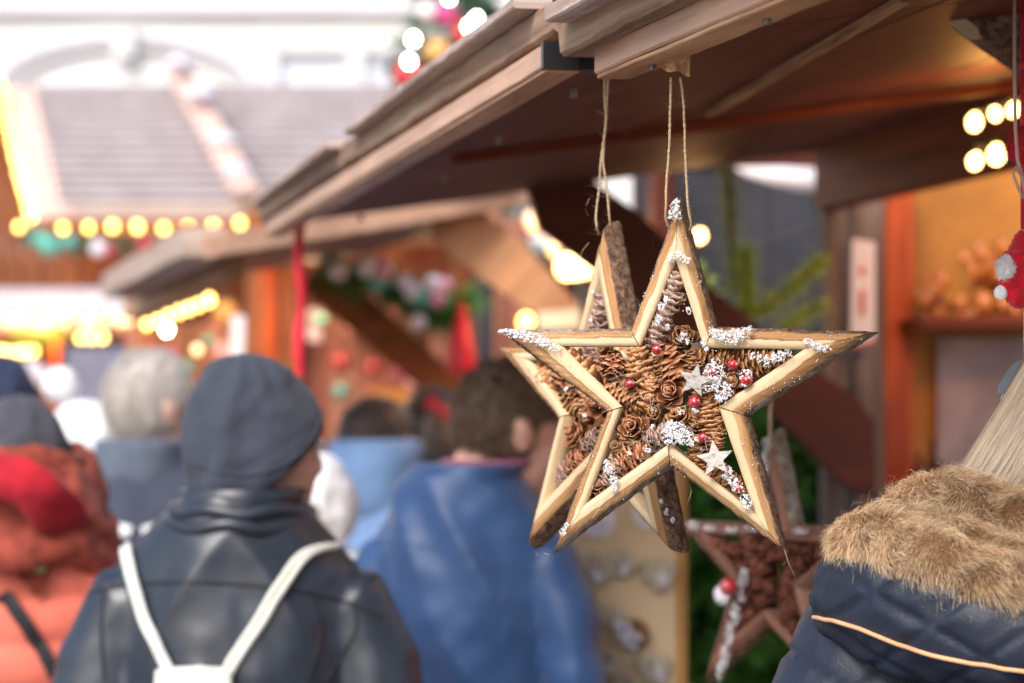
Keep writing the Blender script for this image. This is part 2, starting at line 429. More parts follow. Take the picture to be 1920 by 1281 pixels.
def cone_mesh(name, mat, kind, seed=0):
    """unit pine cone along +z, length 1, centred; 'closed' long spruce-like, 'ridged' open larch seen from the side, 'rosette' wide open"""
    r_=random.Random(seed); m=MB(); Z=Vector((0,0,1))
    GA=PI*(3-math.sqrt(5))
    cfg={'closed':(46,.225,R(42),R(16),.38,.31,.95,R(6)),'egg':(40,.38,R(42),R(14),.46,.38,.9,R(8)),
         'ridged':(54,.245,R(60),R(38),.28,.27,.55,R(-20)),'matte':(54,.26,R(38),R(14),.34,.27,.9,R(6)),
         'rosette':(34,.30,R(86),R(14),.52,.36,.35,R(-45)),'bud':(44,.36,R(52),R(8),.46,.42,.75,R(-55))}[kind]
    N,rm,tl0,tl1,pl,pw,cup,curl=cfg
    open_=kind in('rosette','bud')
    core=[]
    for i in range(15):
        t=i/14
        rr=rm*(.32 if kind=='ridged' else .25 if open_ else .74)*math.sin(PI*min(1,(.08+t*.92))**.8)**.6
        core.append((max(rr,.004),(-.5+t)*(1 if not open_ else .62)))
    lathe(m,core,14)
    for fi in range(len(m.uv)): m.uv[fi]=[(.05,.5)]*len(m.f[fi])
    for i in range(N):
        t=(i+.5)/N; a=i*GA+r_.uniform(-.17,.17)
        prof=math.sin(PI*(.10+.84*t))**.62
        if kind in('closed','matte'): prof*=1.0-.18*t
        z=(-.5+.97*t); 
        out=Vector((math.cos(a),math.sin(a),0))
        if open_:
            tt_=t**.8; tilt=tl0*(1-tt_)+tl1*tt_; z=-.28+.5*t
            base=out*(rm*.18*(1-t*.6))+Z*z; lp=pl*(1-.45*t); wp=pw*(1-.45*t)
        else:
            tilt=tl0*(1-t**2)+tl1*t**2; reach=math.sin(tilt)*pl
            base=out*max(.01,rm*prof-reach*.78*prof)+Z*(z-.02-math.cos(tilt)*pl*.35)
            lp=pl*(.6+.45*prof); wp=pw*(.5+.6*prof)
        k=r_.uniform(.9,1.12)
        petal(m,base,Z,out,tilt+r_.uniform(-.2,.2),lp*k*r_.uniform(.82,1.15),wp*k*r_.uniform(.85,1.15),cup*r_.uniform(.8,1.2),curl*r_.uniform(.7,1.3),.022 if kind!='rosette' else .02,r_.random())
    return m.mesh(name,mat)
CM={}
def cone(kind,mat,var=0):
    k=(kind,mat,var)
    if k not in CM: CM[k]=cone_mesh('pine_cone_'+kind,M[mat],kind,hash((kind,var))%97 if False else var*13+len(kind))
    return CM[k]

def crystals(m, pts, smin, smax, rg=rnd):
    """loose flakes of artificial snow"""
    base=[(1,0,0),(-1,0,0),(0,1,0),(0,-1,0),(0,0,1),(0,0,-1)]; fc=[(0,2,4),(2,1,4),(1,3,4),(3,0,4),(2,0,5),(1,2,5),(3,1,5),(0,3,5)]
    for p in pts:
        s=rg.uniform(smin,smax); q=Matrix.Rotation(rg.uniform(0,6.3),3,Vector((rg.gauss(0,1),rg.gauss(0,1),rg.gauss(0,1)+.01)))
        k=(rg.uniform(.4,1.3),rg.uniform(.4,1.3),rg.uniform(.4,1.9))
        m.add([Vector(p)+q@Vector((v[0]*s*k[0],v[1]*s*k[1],v[2]*s*k[2])) for v in base],fc)
def snow_clump(parent, plane, spots, name='snow_clump', dens=1.0, y=-.004):
    """spots: (px,py,rx px,ry px)"""
    m=MB(); sc_=plane.c.y/F
    for (px,py,rx,ry) in spots:
        c=plane.loc(px,py,y); a,b=rx*sc_,ry*sc_; d=min(a,b)*.75
        n=int(14+a*b*7e5*dens)
        # heap of lumps
        for _ in range(max(5,int(a*b*9e5*dens))):
            th=rnd.uniform(0,6.3); rr=math.sqrt(rnd.random())*.95*(1+.35*noise.noise(Vector((math.cos(th)*2.5,math.sin(th)*2.5,px*.3))))
            q=c+Vector((math.cos(th)*rr*a,rnd.uniform(-.6,.25)*d*(1-.5*rr*rr),math.sin(th)*rr*b)); s=rnd.uniform(.0005,.0013)
            ball(m,q,(s*rnd.uniform(.6,1.4),s*.9,s*rnd.uniform(.6,1.4)),1,jit=1.0,seed=rnd.random()*50,freq=2.6)
        pts=[]
        for _ in range(n*2):
            th=rnd.uniform(0,6.3); rr=rnd.random()**.42*1.16; nn=1+.4*noise.noise(Vector((math.cos(th)*2.5,math.sin(th)*2.5,px*.3)))
            hgt=math.sqrt(max(0,1-min(1,rr*rr)))
            pts.append(c+Vector((math.cos(th)*rr*a*nn,-d*hgt*rnd.uniform(.3,1.25)*.8,math.sin(th)*rr*b*nn)))
        crystals(m,pts,.0002,.0008)
    return m.build(name,M['snow'],parent)
def fuzz_on(path, n, lo, hi, curl=.5):
    st=[]
    for _ in range(n):
        i=rnd.randrange(len(path)-1); p=path[i].lerp(path[i+1],rnd.random())
        d=Vector((rnd.gauss(0,1),rnd.gauss(0,.8),rnd.gauss(0,.55))).normalized(); L=rnd.uniform(lo,hi) if rnd.random()<.9 else hi*2.6
        w=Vector((rnd.gauss(0,1),rnd.gauss(0,1),rnd.gauss(0,1)))*curl
        pts=[]; q=p.copy()
        for k in range(5):
            pts.append(q.copy()); d=(d+w*.35+Vector((0,0,.05))).normalized(); q=q+d*L/4
        st.append(pts)
    return st
def twine(parent, path, r=.0011, name='twine_loop', fz=150):
    """two-ply jute twine with loose fibres"""
    pa=resample(path,90); m=MB()
    for s in (0,PI):
        pts=[]
        for i,p in enumerate(pa):
            d=(pa[min(i+1,90)]-pa[max(i-1,0)]).normalized(); _,sd,u=frame_of(d,(0,1,0)); a=s+i*1.25
            pts.append(p+(sd*math.cos(a)+u*math.sin(a))*r*.55+Vector((noise.noise(p*90),0,0))*.0004)
        tube(m,pts,[r*.72*(1+.25*noise.noise(Vector((i*.9,s,1)))) for i in range(91)],6)
    o=m.build(name,M['twine'],parent)
    f=ribbons(fuzz_on(pa,fz,.002,.006),.00022,'loose_fibre',M['twine'],o); return o

def rot_axis(zx, tilt_to_cam, roll=0):
    """rotation taking cone +z to image angle zx (deg, 0 = right, 90 = up) leaning tilt deg toward the viewer (-y local)"""
    a=R(zx); t=R(tilt_to_cam)
    d=Vector((math.cos(a)*math.cos(t),-math.sin(t),math.sin(a)*math.cos(t)))
    return (d.to_track_quat('Z','Y')@Matrix.Rotation(R(roll),3,'Z').to_quaternion()).to_euler()
# px,py,len px,width ratio to mesh, angle, tilt, kind, material, depth(m behind face)
CONES=[
 (1256,556,88,1.20,72,12,'closed','cone_snow',.010),(1232,618,84,1.15,64,14,'closed','cone_snow',.011),
 (1281,635,62,1.0,80,68,'rosette','cone_dark',.004),(1262,678,78,1.3,-62,20,'matte','cone_red',.010),
 (1088,688,92,1.05,142,8,'closed','cone_tan',.008),(1152,683,50,1.12,-95,35,'egg','cone_red',.004),
 (1163,732,72,1.1,-35,10,'matte','cone_tan',.009),(1201,690,80,1.25,100,14,'closed','cone_tan',.006),
 (1217,742,70,1.15,82,16,'closed','cone_tan',.006),(1256,738,76,1.0,75,74,'rosette','cone_red',.004),
 (1226,776,46,1.08,95,62,'bud','cone_dark',.001),(1186,803,70,1.0,100,72,'rosette','cone_red',.004),
 (1152,836,34,1.0,110,66,'bud','cone_dark',.0),(1226,818,66,1.15,28,18,'closed','cone_snow',.008),
 (1182,858,66,1.3,28,14,'closed','cone_red',.007),(1142,888,58,1.3,52,12,'closed','cone_snow',.009),
 (1118,916,44,1.0,60,52,'rosette','cone_dark',.007),(1274,783,66,1.0,110,60,'rosette','cone_tan',.004),
 (1331,785,72,1.35,98,6,'ridged','cone_tan',.008),(1341,822,52,1.45,86,6,'ridged','cone_tan',.009),
 (1311,848,66,1.25,92,6,'ridged','cone_dark',.009),(1347,884,60,1.2,-52,6,'ridged','cone_tan',.009),
 (1338,670,76,1.05,-6,6,'ridged','cone_dark',.010),(1424,678,92,1.15,4,6,'ridged','cone_dark',.008),
 (1377,722,58,1.0,110,66,'rosette','cone_red',.005),(1300,686,50,1.35,95,8,'ridged','cone_dark',.009),
 (1352,744,56,1.2,-30,20,'egg','cone_red',.012),(1240,690,46,1.35,110,8,'ridged','cone_dark',.010),
 (1296,800,52,1.3,60,20,'ridged','cone_tan',.012),(1190,765,60,1.2,10,0,'matte','cone_dark',.014),
 (1310,760,60,1.2,80,0,'matte','cone_dark',.015),(1105,720,60,1.0,140,0,'matte','cone_dark',.016),(1380,905,46,1.1,-50,0,'matte','cone_dark',.016),
 (1460,668,56,1.0,0,0,'matte','cone_dark',.015),(1255,800,60,1.2,0,0,'matte','cone_dark',.016),(1330,715,60,1.2,20,0,'matte','cone_dark',.016),(1215,640,60,1.1,70,0,'matte','cone_dark',.017)]
BERR=[(1231,656,9.5),(1180,720,9),(1334,697,11),(1374,684,10.5),(1399,713,12),(1302,754,12),(1317,821,9.5),(1383,916,9)]
def mini_star(m, c, r, rot, th=.0022):
    pts=[]
    for k in range(10):
        a=R(rot)+PI/2+k*PI/5; rr=r if k%2==0 else r*.44
        pts.append(c+Vector((math.cos(a)*rr,0,math.sin(a)*rr)))
    n=10; vs=[p+Vector((0,-th,0)) for p in pts]+[p.copy() for p in pts]+[c+Vector((0,-th,0)),c.copy()]
    fs=[(i,(i+1)%n,20) for i in range(n)]+[((i+1)%n+n,i+n,21) for i in range(n)]+[(i,i+n,(i+1)%n+n,(i+1)%n) for i in range(n)]
    m.add(vs,fs)
def star(plane, label, top, seedo, snow, cones_mat=None, scale=1.0, coneskip=(), cut='cut'):
    t=thing('hanging_star',label,'star decoration',plane.c,'pine cone stars hanging from the stall roof',rz=plane.yaw)
    t.scale=(scale,)*3
    for i in range(10):
        m=MB(); slat(m,i,seedo+i*3.7)
        m.build('frame_slat',[M[cut],M['sap' if cut=='cut' else cut],M['bark_lichen'] if (i+seedo)%3==0 else M['bark']],t)
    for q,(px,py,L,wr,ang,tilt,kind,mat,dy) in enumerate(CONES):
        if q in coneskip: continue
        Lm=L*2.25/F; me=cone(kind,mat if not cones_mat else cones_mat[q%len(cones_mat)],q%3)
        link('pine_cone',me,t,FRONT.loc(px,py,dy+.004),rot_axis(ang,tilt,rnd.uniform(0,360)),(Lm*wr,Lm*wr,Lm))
    return t
S1=star(FRONT,'large snowy wooden star full of cones with red berries and two small bark stars',None,1,True)
for (px,py,r) in BERR:
    m=MB(); rr=r*2.25/F; ball(m,(0,0,0),(rr,rr,rr*.97),4,jit=.06,seed=px)
    tube(m,[(0,0,rr*.9),(.0006,0,rr*1.25)],.0006,6)
    m.build('red_berry',M['berry'],S1).location=FRONT.loc(px,py,-.0035)
for (px,py,r,rot,ty) in ((1303,713,33,-14,.2),(1341,861,36,8,-.15)):
    m=MB(); mini_star(m,Vector((0,0,0)),r*2.25/F,0); o=m.build('bark_star',M['birch'],S1,smooth=False)
    o.location=FRONT.loc(px,py,-.010); o.rotation_euler=(ty,R(-rot),0)
CL=[[(1340,700,20,22),(1333,722,18,14),(1358,733,16,14),(1352,745,12,9)],[(1399,704,13,11)],
    [(1268,808,22,17),(1262,822,17,12),(1284,822,16,14),(1256,800,12,9)],
    [(1348,627,14,11),(1372,632,22,14),(1392,627,14,11),(1406,618,5,7),(1335,622,6,7)],
    [(950,622,16,6),(975,627,22,8),(1000,634,22,9),(1020,643,18,8),(1040,652,12,7)],
    [(1265,388,8,9),(1264,402,13,11),(1270,377,5,6)],[(1268,480,15,8),(1285,488,10,6),(1257,486,7,7)],
    [(1436,678,6,12),(1450,670,5,11),(1462,668,8,10),(1476,664,9,8),(1424,672,4,9),(1411,668,4,6)],
    [(1362,893,10,6),(1374,902,10,10),(1386,915,9,9),(1395,934,10,8),(1402,946,8,9),(1366,882,6,8),(1379,915,8,6)],
    [(1142,880,9,10),(1150,900,8,10),(1138,868,6,5),(1151,915,6,6)],[(1250,562,6,7),(1241,575,7,7),(1237,598,8,6),(1252,613,6,5),(1233,605,5,5),(1291,582,4,7)],
    [(1283,627,6,4),(1276,636,7,4),(1288,640,4,6)],[(1056,998,6,8),(1062,985,4,5)],[(1530,650,14,7),(1545,655,12,7),(1515,640,10,5)],
    [(1303,770,5,4),(1277,773,5,4),(1296,832,5,5),(1307,823,4,4)],[(1395,722,7,4),(1180,850,5,4),(1215,845,6,4),(1222,800,4,3)],[(1320,642,5,8),(1325,655,4,4)]]
for spots in CL: snow_clump(S1,FRONT,spots,y=-.006)
# flakes dusted over laths and cones
m=MB(); pts=[]
for i in range(10):
    a,b,c,d=O2[i],O2[(i+1)%10],I2[i],I2[(i+1)%10]
    dens=(150,120,190,60,80,70,90,60,150,70)[i]
    for _ in range(dens):
        t=rnd.random(); 
        if i in (0,9,8,7): t=t if rnd.random()<.5 else t
        fr=rnd.random()**.5; p=c.lerp(d,t).lerp(a.lerp(b,t),fr); p.y=-.0003+.0056*max(0,(fr-.55)/.45)
        if noise.noise(p*55+Vector((i,0,0)))>-.05: pts.append(p+Vector((rnd.gauss(0,.0004),0,rnd.gauss(0,.0004))))
for (px,py,L,wr,ang,tilt,kind,mat,dy) in CONES:
    if dy>.0135: continue
    for _ in range(26 if mat=='cone_snow' else 9):
        rr=L*.3; pts.append(FRONT.loc(px+rnd.gauss(0,rr*.6),py+rnd.gauss(0,rr*.6),dy-.012+rnd.random()*.004))
crystals(m,pts,.0002,.0007); m.build('snow_flakes',M['snow'],S1)['kind']='stuff'
# twine over the front star and a few loose threads
def loop(S,plane,x0,y0,x1,y1,pts_l,pts_r,n=150):
    for pl in (pts_l,pts_r):
        twine(S,[plane.loc(*p) for p in pl],name='twine',fz=n)
twine(S1,[FRONT.loc(1258,146,.006),FRONT.loc(1257,200,.006),FRONT.loc(1255,270,.006),FRONT.loc(1250,340,.005),FRONT.loc(1249,385,.004),FRONT.loc(1250,415,.012),FRONT.loc(1262,440,.022)],name='twine',fz=190)
twine(S1,[FRONT.loc(1276,146,.006),FRONT.loc(1282,200,.006),FRONT.loc(1284,270,.006),FRONT.loc(1287,340,.006),FRONT.loc(1291,392,.006),FRONT.loc(1296,425,.012),FRONT.loc(1285,440,.024)],name='twine',fz=190)
thr=[[(1471,1034),(1475,1050),(1466,1062),(1478,1066)],[(1471,1030),(1480,1060),(1488,1074),(1489,1088)],[(1250,398),(1232,425),(1224,455),(1226,478)],
     [(1283,905),(1296,918),(1290,940),(1283,946)],[(1170,716),(1168,745),(1190,765),(1200,778)],[(1190,782),(1205,802),(1212,820),(1224,826)],[(1150,697),(1165,720),(1172,745)],[(1262,628),(1290,655)],[(1268,640),(1284,630)],[(1020,1037),(1030,1040),(1036,1036)]]
ribbons([resample([FRONT.loc(x,y,-.012 if y<900 else .004) for x,y in th_],10) for th_ in thr],.0005,'loose_thread',M['twine'],S1)
# fine glue strings between the cones
st=[]
for _ in range(60):
    px=rnd.uniform(1130,1350); py=rnd.uniform(670,880); a=FRONT.loc(px,py,-.012); b=FRONT.loc(px+rnd.gauss(0,16),py+rnd.gauss(0,16),-.004)
    st.append(resample([a,(a+b)*.5+Vector((rnd.gauss(0,.002),0,rnd.gauss(0,.002))),b],5))
ribbons(st,.00018,'glue_thread',M['snow'],S1)

REAR=StarPlane(1133,725,2.44,-50)
k2=1.0
S2=star(REAR,'wooden pine cone star turned half sideways behind the large snowy star',None,5,False,None,k2,(10,12,16,17,24))
for c_ in S2.children:
    if c_.name.startswith('pine_cone') and rnd.random()<.75:
        pass
def l2(px,py,y=0.0): return REAR.loc(px,py,y)/k2
twine(S2,[l2(1133,148,.01),l2(1134,190,.01),l2(1136,230,.01),l2(1127,300,.01),l2(1124,345,.01),l2(1118,400,.008),l2(1119,425,.008),l2(1124,440,.02)],name='twine',fz=200)
twine(S2,[l2(1140,148,.008),l2(1138,190,.01),l2(1136,230,.012),l2(1131,300,.01),l2(1137,345,.01),l2(1142,400,.01),l2(1146,440,.02)],name='twine',fz=200)
ribbons([resample([l2(*p) for p in q],10) for q in ([(1005,1035),(1008,1042),(1000,1044)],[(1012,1040),(995,1060),(985,1085),(981,1105)],[(1105,372),(1098,392),(1106,408)],[(1104,455),(1090,475),(1092,495)])],.0005,'loose_thread',M['twine'],S2)
for sp in ([(1112,548,4,4),(1108,600,3,3)],[(1250,960,5,6),(1240,940,4,4),(1262,975,4,5)],[(1062,730,5,5),(1096,780,6,3)]): snow_clump(S2,REAR,sp,y=-.004)

THIRD=StarPlane(1450,1050,3.05,-48)
S3=star(THIRD,'dark blurred cone star with snowy edges beside the fur collar, low behind the large star',None,9,False,('cone_maroon',),.99,(),'darkcut')
def l3(px,py,y=0.0): return THIRD.loc(px,py,y)/.99
twine(S3,[l3(1446,640,0),l3(1446,720,0),l3(1444,800,0),l3(1444,835,.006)],name='twine',fz=40,r=.0018)
for sp in ([(1438,830,9,14),(1434,870,9,26),(1428,920,9,26),(1422,960,9,16)],[(1300,985,14,9),(1330,990,18,6),(1370,992,20,6),(1410,990,20,6),(1450,992,20,6),(1500,995,20,6)],
           [(1395,1080,11,16),(1388,1110,11,22),(1378,1150,11,24),(1368,1190,11,24),(1358,1230,11,24),(1350,1260,10,18)]): snow_clump(S3,THIRD,sp,dens=.6,y=-.006)
m=MB(); ball(m,(0,0,0),.012,3); m.build('red_berry',M['berry'],S3).location=l3(1366,1100,-.02)

# ================================================================== STREET AND GROUND
def vec(x,y,z=0): return Vector((x,y,z))
SD=vec(-.24,1).normalized(); QI=vec(1,.24).normalized()     # along the street / inwards to the right-hand stalls
UP=Vector((0,0,1))
def paving():
    t=NT('cobbles'); v=t.coord('Object'); b=t.n.new('ShaderNodeTexVoronoi'); b.feature='DISTANCE_TO_EDGE'; b.inputs['Scale'].default_value=9; t.l(v,b.inputs['Vector'])
    j=t.ramp(b.outputs['Distance'],[(.02,(.05,.05,.05)),(.08,(.24,.22,.21))]); t.col(t.mix(.6,j,t.ramp(t.noise(v,6,5),[(.3,.6),(.7,1.0)]),'MULTIPLY'))
    t.set(Roughness=.7); t.bump(b.outputs['Distance'],.6,.02); return t.m
m=MB(); G=90; n=12
vs=[(-G+2*G*i/n,-40+160*j/n,0) for j in range(n+1) for i in range(n+1)]
m.add(vs,[(j*(n+1)+i,j*(n+1)+i+1,(j+1)*(n+1)+i+1,(j+1)*(n+1)+i) for j in range(n) for i in range(n)])
setp(m.build('ground',paving()),kind='structure')

# ================================================================== NEAR STALL (its lifted flap carries the stars)
ST=thing('market_stall','near market stall whose lifted wooden flap carries the cone stars','market stall',(.65,4.9,0))
def part(m,name,mats,parent=ST,smooth=False,label=None):
    o=m.build(name,mats,None,smooth); 
    if parent:
        bpy.context.view_layer.update(); o.parent=parent; o.matrix_parent_inverse=parent.matrix_world.inverted()
    if label: o['label']=label
    return o
EA=P(496,428.5,4.69); EB=P(1019,104,2.43); dA=(EA-EB).normalized(); qA=Vector((-dA.y,dA.x,0)).normalized()*-1
if qA.x<0: qA=-qA
z0=2.012; WF=P(1560,305,4.9); PO=vec(EB.x,EB.y,z0)
rise=(WF.z+.03-z0)/((WF-PO).dot(QI))
def flapz(p): return z0+rise*max(0,(vec(p.x,p.y)-vec(EB.x,EB.y)).dot(QI))
def on_flap(px,py):
    o=Vector((0,0,EYE)); d=P(px,py,1)-o
    nn=Vector((-rise*QI.x,-rise*QI.y,1)); base=vec(EB.x,EB.y,z0)
    t=nn.dot(base-o)/nn.dot(d); return o+d*t
# section A of the eave
m=MB(); beam(m,EB+qA*.018,EA+qA*.018,.036,.0245,ch=.002,segs=60,jit=.0006,seed=1); c_=part(m,'fascia_board',[M['fascia']])
m=MB(); beam(m,EB+qA*.020-UP*.0145,EA+qA*.020-UP*.0145,.034,.004,ch=.001,segs=20,jit=.001,seed=7); part(m,'fascia_board',[M['fascia_under']])
m=MB(); e=EB-dA*.003; beam(m,e+qA*.019,e+dA*.01+qA*.019,.040,.028,ch=.001); beam(m,e+qA*.052+dA*.0,e+dA*.03+qA*.052,.03,.026,ch=.001); part(m,'channel_end',[M['black']])  # black caps stand in for the dark hollow inside the channel
a=P(1046,28,2.43)+qA*.012; b=P(489,397,4.69)+qA*.012
m=MB(); beam(m,a,b,.034,.035,ch=.003,segs=110,jit=.0028,seed=2); part(m,'weathered_board',[M['old']])
a=P(1000,6,2.50)+qA*.004; b=P(671,247,3.57)+qA*.004
m=MB(); beam(m,a,b,.05,.012,ch=.002,segs=60,jit=.0016,seed=3); part(m,'cover_strip',[M['old_pale']])
a=P(637,270,3.72)+qA*.004; b=P(489,382,4.69)+qA*.004
m=MB(); beam(m,a,b,.05,.012,ch=.002,segs=40,jit=.0016,seed=4); part(m,'cover_strip',[M['old_pale']])
for (px,py) in ((1075,123),(935,213),(833,283),(677,366)):
    m=MB(); p=on_flap(px,py+4); p.z=1.9965; lathe(m,[(.0001,-.006),(.0035,-.006),(.004,-.004),(.004,.004)],8); o=m.build('screw',M['steel'],None); o.location=p+qA*.0; 
    o.parent=ST; bpy.context.view_layer.update(); o.matrix_parent_inverse=ST.matrix_world.inverted()
# section B
dB=vec(.128,-.43).normalized(); qB=vec(.43,.128).normalized()
cB=P(1115,114,2.37)
m=MB(); beam(m,cB+qB*.018,cB+dB*1.6+qB*.018,.036,.0256,ch=.002,segs=90,jit=.0007,seed=11); part(m,'fascia_board',[M['fascia']])
m=MB(); beam(m,cB+qB*.02-UP*.0150,cB+dB*1.6+qB*.02-UP*.0150,.034,.0045,ch=.001,segs=60,jit=.0012,seed=13); part(m,'fascia_board',[M['fascia_under']])
bB=P(1054,75,2.40)+qB*.018
m=MB(); beam(m,bB,bB+dB*1.7+UP*.01,.04,.030,ch=.004,segs=120,jit=.0032,seed=14); part(m,'weathered_board',[M['old']])
aB=P(1049,28,2.36)+qB*.01
m=MB(); beam(m,aB,aB+dB*1.7+UP*.01,.05,.016,ch=.002,segs=60,jit=.0012,seed=15); part(m,'cover_strip',[M['old_pale']])
for t_ in (.10,.38,.6):
    m=MB(); p=cB+dB*t_+qB*.024; p.z=cB.z-.0175; lathe(m,[(.0001,-.005),(.0035,-.005),(.004,-.003),(.004,.004)],8,p); part(m,'screw',[M['steel']])
# torn rope end between the two sections
m=MB(); tube(m,resample([P(1040,-10,2.42),P(1043,10,2.41),P(1040,24,2.41),P(1046,36,2.41)],20),.0035,8); o=part(m,'rope_end',[M['black']],smooth=True)
# the flap itself: two wide panels, battens below
def flap_pt(u,v,dz=0):    # u along street (m beyond EB), v inwards
    p=vec(EB.x,EB.y)+SD*u+QI*v; p.z=z0+rise*v+dz; return p
for (u0,u1) in ((-1.75,-.02),(-.015,2.33)):
    m=MB()
    for k in range(3):
        v0=.03+k*.385; v1=v0+.377
        if k==2: v1=1.17
        A=[flap_pt(u0,v0),flap_pt(u1,v0),flap_pt(u1,v1),flap_pt(u0,v1)]; B=[p+UP*.018 for p in A]
        L=u1-u0; uvb=[(0+k,0+k*.5),(L+k,k*.5),(L+k,v1-v0+k*.5),(k,v1-v0+k*.5)]
        m.add(A+B,[(0,1,2,3),(7,6,5,4),(0,4,5,1),(1,5,6,2),(2,6,7,3),(3,7,4,0)],[uvb,uvb,[(0,0)]*4,[(0,0)]*4,[(0,0)]*4,[(0,0)]*4])
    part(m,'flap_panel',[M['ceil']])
m=MB(); a=on_flap(850,291); b=on_flap(1900,152); beam(m,a-UP*.008,b-UP*.008,.028,.016,up=UP,ch=.002); part(m,'batten',[M['redbatten']])
m=MB(); a=on_flap(1330,208); b=on_flap(1700,-12); beam(m,a-UP*.004,b-UP*.004,.014,.01,up=UP,ch=.002,segs=30,jit=.001); part(m,'batten',[M['sap']])
# header along the front of the stall, posts, counter
HB=WF+vec(0,0,-.03)
m=MB(); beam(m,HB+SD*.03,HB-SD*3.2,.05,.13,ch=.004,segs=20,jit=.001); part(m,'header_beam',[M['redbatten']])
def post(px,Y,w,mat,name='post',z1=2.16,label=None,parent=ST,z0_=0.0):
    p=P(px,HY,Y); m=MB(); beam(m,vec(p.x,p.y,z0_),vec(p.x,p.y,z1),w,w*1.3,up=QI,ch=.004,segs=24,jit=.0012,seed=px); return part(m,name,[M[mat]],parent,label=label)
post(1562,4.95,.036,'greypost'); post(1622,4.98,.052,'greypost'); post(1586,5.02,.02,'black','post_gap_shade'); post(1677,5.03,.052,'orangepost',label='glossy orange painted post')  # black strip stands in for the shaded gap between the grey posts
# far end wall of this stall, lit inside
EW=P(1650,HY,5.12)
m=MB(); beam(m,vec(EW.x,EW.y,1.2)+QI*.02,vec(EW.x,EW.y,1.2)+QI*2.6,.03,2.0,up=UP,ch=.002); part(m,'end_wall',[M['ochre']])
m=MB(); 
for k in range(9):
    q=EW+QI*(2.6); q.z=0; beam(m,vec(q.x,q.y,.12+k*.25)-SD*0,vec(q.x,q.y,.12+k*.25)-SD*3.6,.03,.248,up=UP,ch=.004)
part(m,'back_wall',[M['planks']])
m=MB()
for k in range(5): beam(m,vec(WF.x,WF.y,.1+k*.2)-SD*.02,vec(WF.x,WF.y,.1+k*.2)-SD*3.4,.03,.198,up=UP,ch=.004)
part(m,'counter_front',[M['shed']])
m=MB(); beam(m,vec(WF.x,WF.y,1.02)+QI*.12,vec(WF.x,WF.y,1.02)+QI*.12-SD*3.4,.36,.03,up=UP,ch=.004); part(m,'counter_top',[M['shed']])
def endwall(px,Yoff=0.0,py=None):
    """point on the end wall's inner face"""
    o=Vector((0,0,EYE)); d=P(px,py or HY,1)-o; n_=SD; base=EW-SD*(.03+Yoff)
    t=n_.dot(base-vec(0,0,EYE)+vec(0,0,EYE)-vec(0,0,0)-o*0)/n_.dot(d) if False else (n_.dot(vec(base.x,base.y,0)))/n_.dot(vec(d.x,d.y,0))
    return o+d*t
a=endwall(1690,.1,612); b=endwall(1990,.1,600)
m=MB(); beam(m,a,b,.2,.028,up=UP,ch=.003); part(m,'shelf',[M['redbatten']])
# pale paper patches low on the wall
m=MB(); 
for (x0,y0,x1,y1) in ((1758,634,2150,905),):
    A=[endwall(x0,.012,y1),endwall(x1,.012,y1),endwall(x1,.012,y0),endwall(x0,.012,y0)]; m.add(A+[p+SD*.004 for p in A],[(0,1,2,3),(7,6,5,4),(0,4,5,1),(1,5,6,2),(2,6,7,3),(3,7,4,0)])
M['lilacpaper']=plain('lilac_poster',(.36,.27,.26),.6,5,.5)
part(m,'wall_poster',[M['lilacpaper']])
# things on the shelf: a heap of wooden ornaments
M['ginger']=plain('varnished_wood_trinket',(.36,.11,.018),.4,30,.6)
for k in range(80):
    px=rnd.uniform(1715,1990); py=rnd.uniform(430,594); 
    if py<440+abs(px-1865)*.75: continue
    p=endwall(px,.1+rnd.uniform(-.06,.06),py); m=MB(); r_=.018+.012*rnd.random()
    kind=k%3
    if kind==0: mini_star(m,Vector((0,0,0)),r_*1.2,rnd.uniform(0,60),.01)
    elif kind==1:
        pts=[(math.sin(a_)**3*r_,0,(13*math.cos(a_)-5*math.cos(2*a_)-2*math.cos(3*a_)-math.cos(4*a_))/16*r_) for a_ in [2*PI*j/20 for j in range(20)]]
        m.add([Vector(q) for q in pts]+[Vector(q)+vec(0,.012) for q in pts],[tuple(range(20)),tuple(39-j for j in range(20))]+[(j,j+20,(j+1)%20+20,(j+1)%20) for j in range(20)])
    else: tube(m,[(0,0,-r_),(0,0,-r_*.4),(0,0,r_*.5),(0,0,r_)],[r_*.3,r_*.8,r_*.7,r_*.15],12)
    o=m.build('wooden_trinket',M['ginger'],None); o.location=p; o.rotation_euler=(rnd.uniform(-.3,.3),rnd.uniform(-.6,.6),0)
    setp(o,'orange brown wooden trinket in the heap above the dark red shelf','trinket','trinkets heaped above the shelf')
# dark silhouettes of bottles on the counter
for (px,h) in ((1722,.07),(1748,.10),(1768,.05)):
    p=endwall(px,.2,915); m=MB(); lathe(m,[(.0001,0),(.014,0),(.014,h*.5),(.006,h*.7),(.005,h),(.0001,h)],14); o=m.build('bottle',M['brace_dark'],None); o.location=p
    setp(o,{1722:'short dark bottle left of the tallest one, behind the fur hood',1748:'tallest dark bottle in the stall, between two shorter ones',1768:'smallest dark bottle beside the tallest, nearest the poster'}[px],'bottle','dark bottles on the counter')
    m=MB(); beam(m,vec(p.x,p.y,p.z-.02)-QI*.06,vec(p.x,p.y,p.z-.02)+QI*.06,.1,.03,ch=.002); 
m=MB(); a=endwall(1690,.2,930); b=endwall(1990,.2,925); beam(m,a,b,.24,.03,up=UP,ch=.003); part(m,'shelf',[M['shed']])
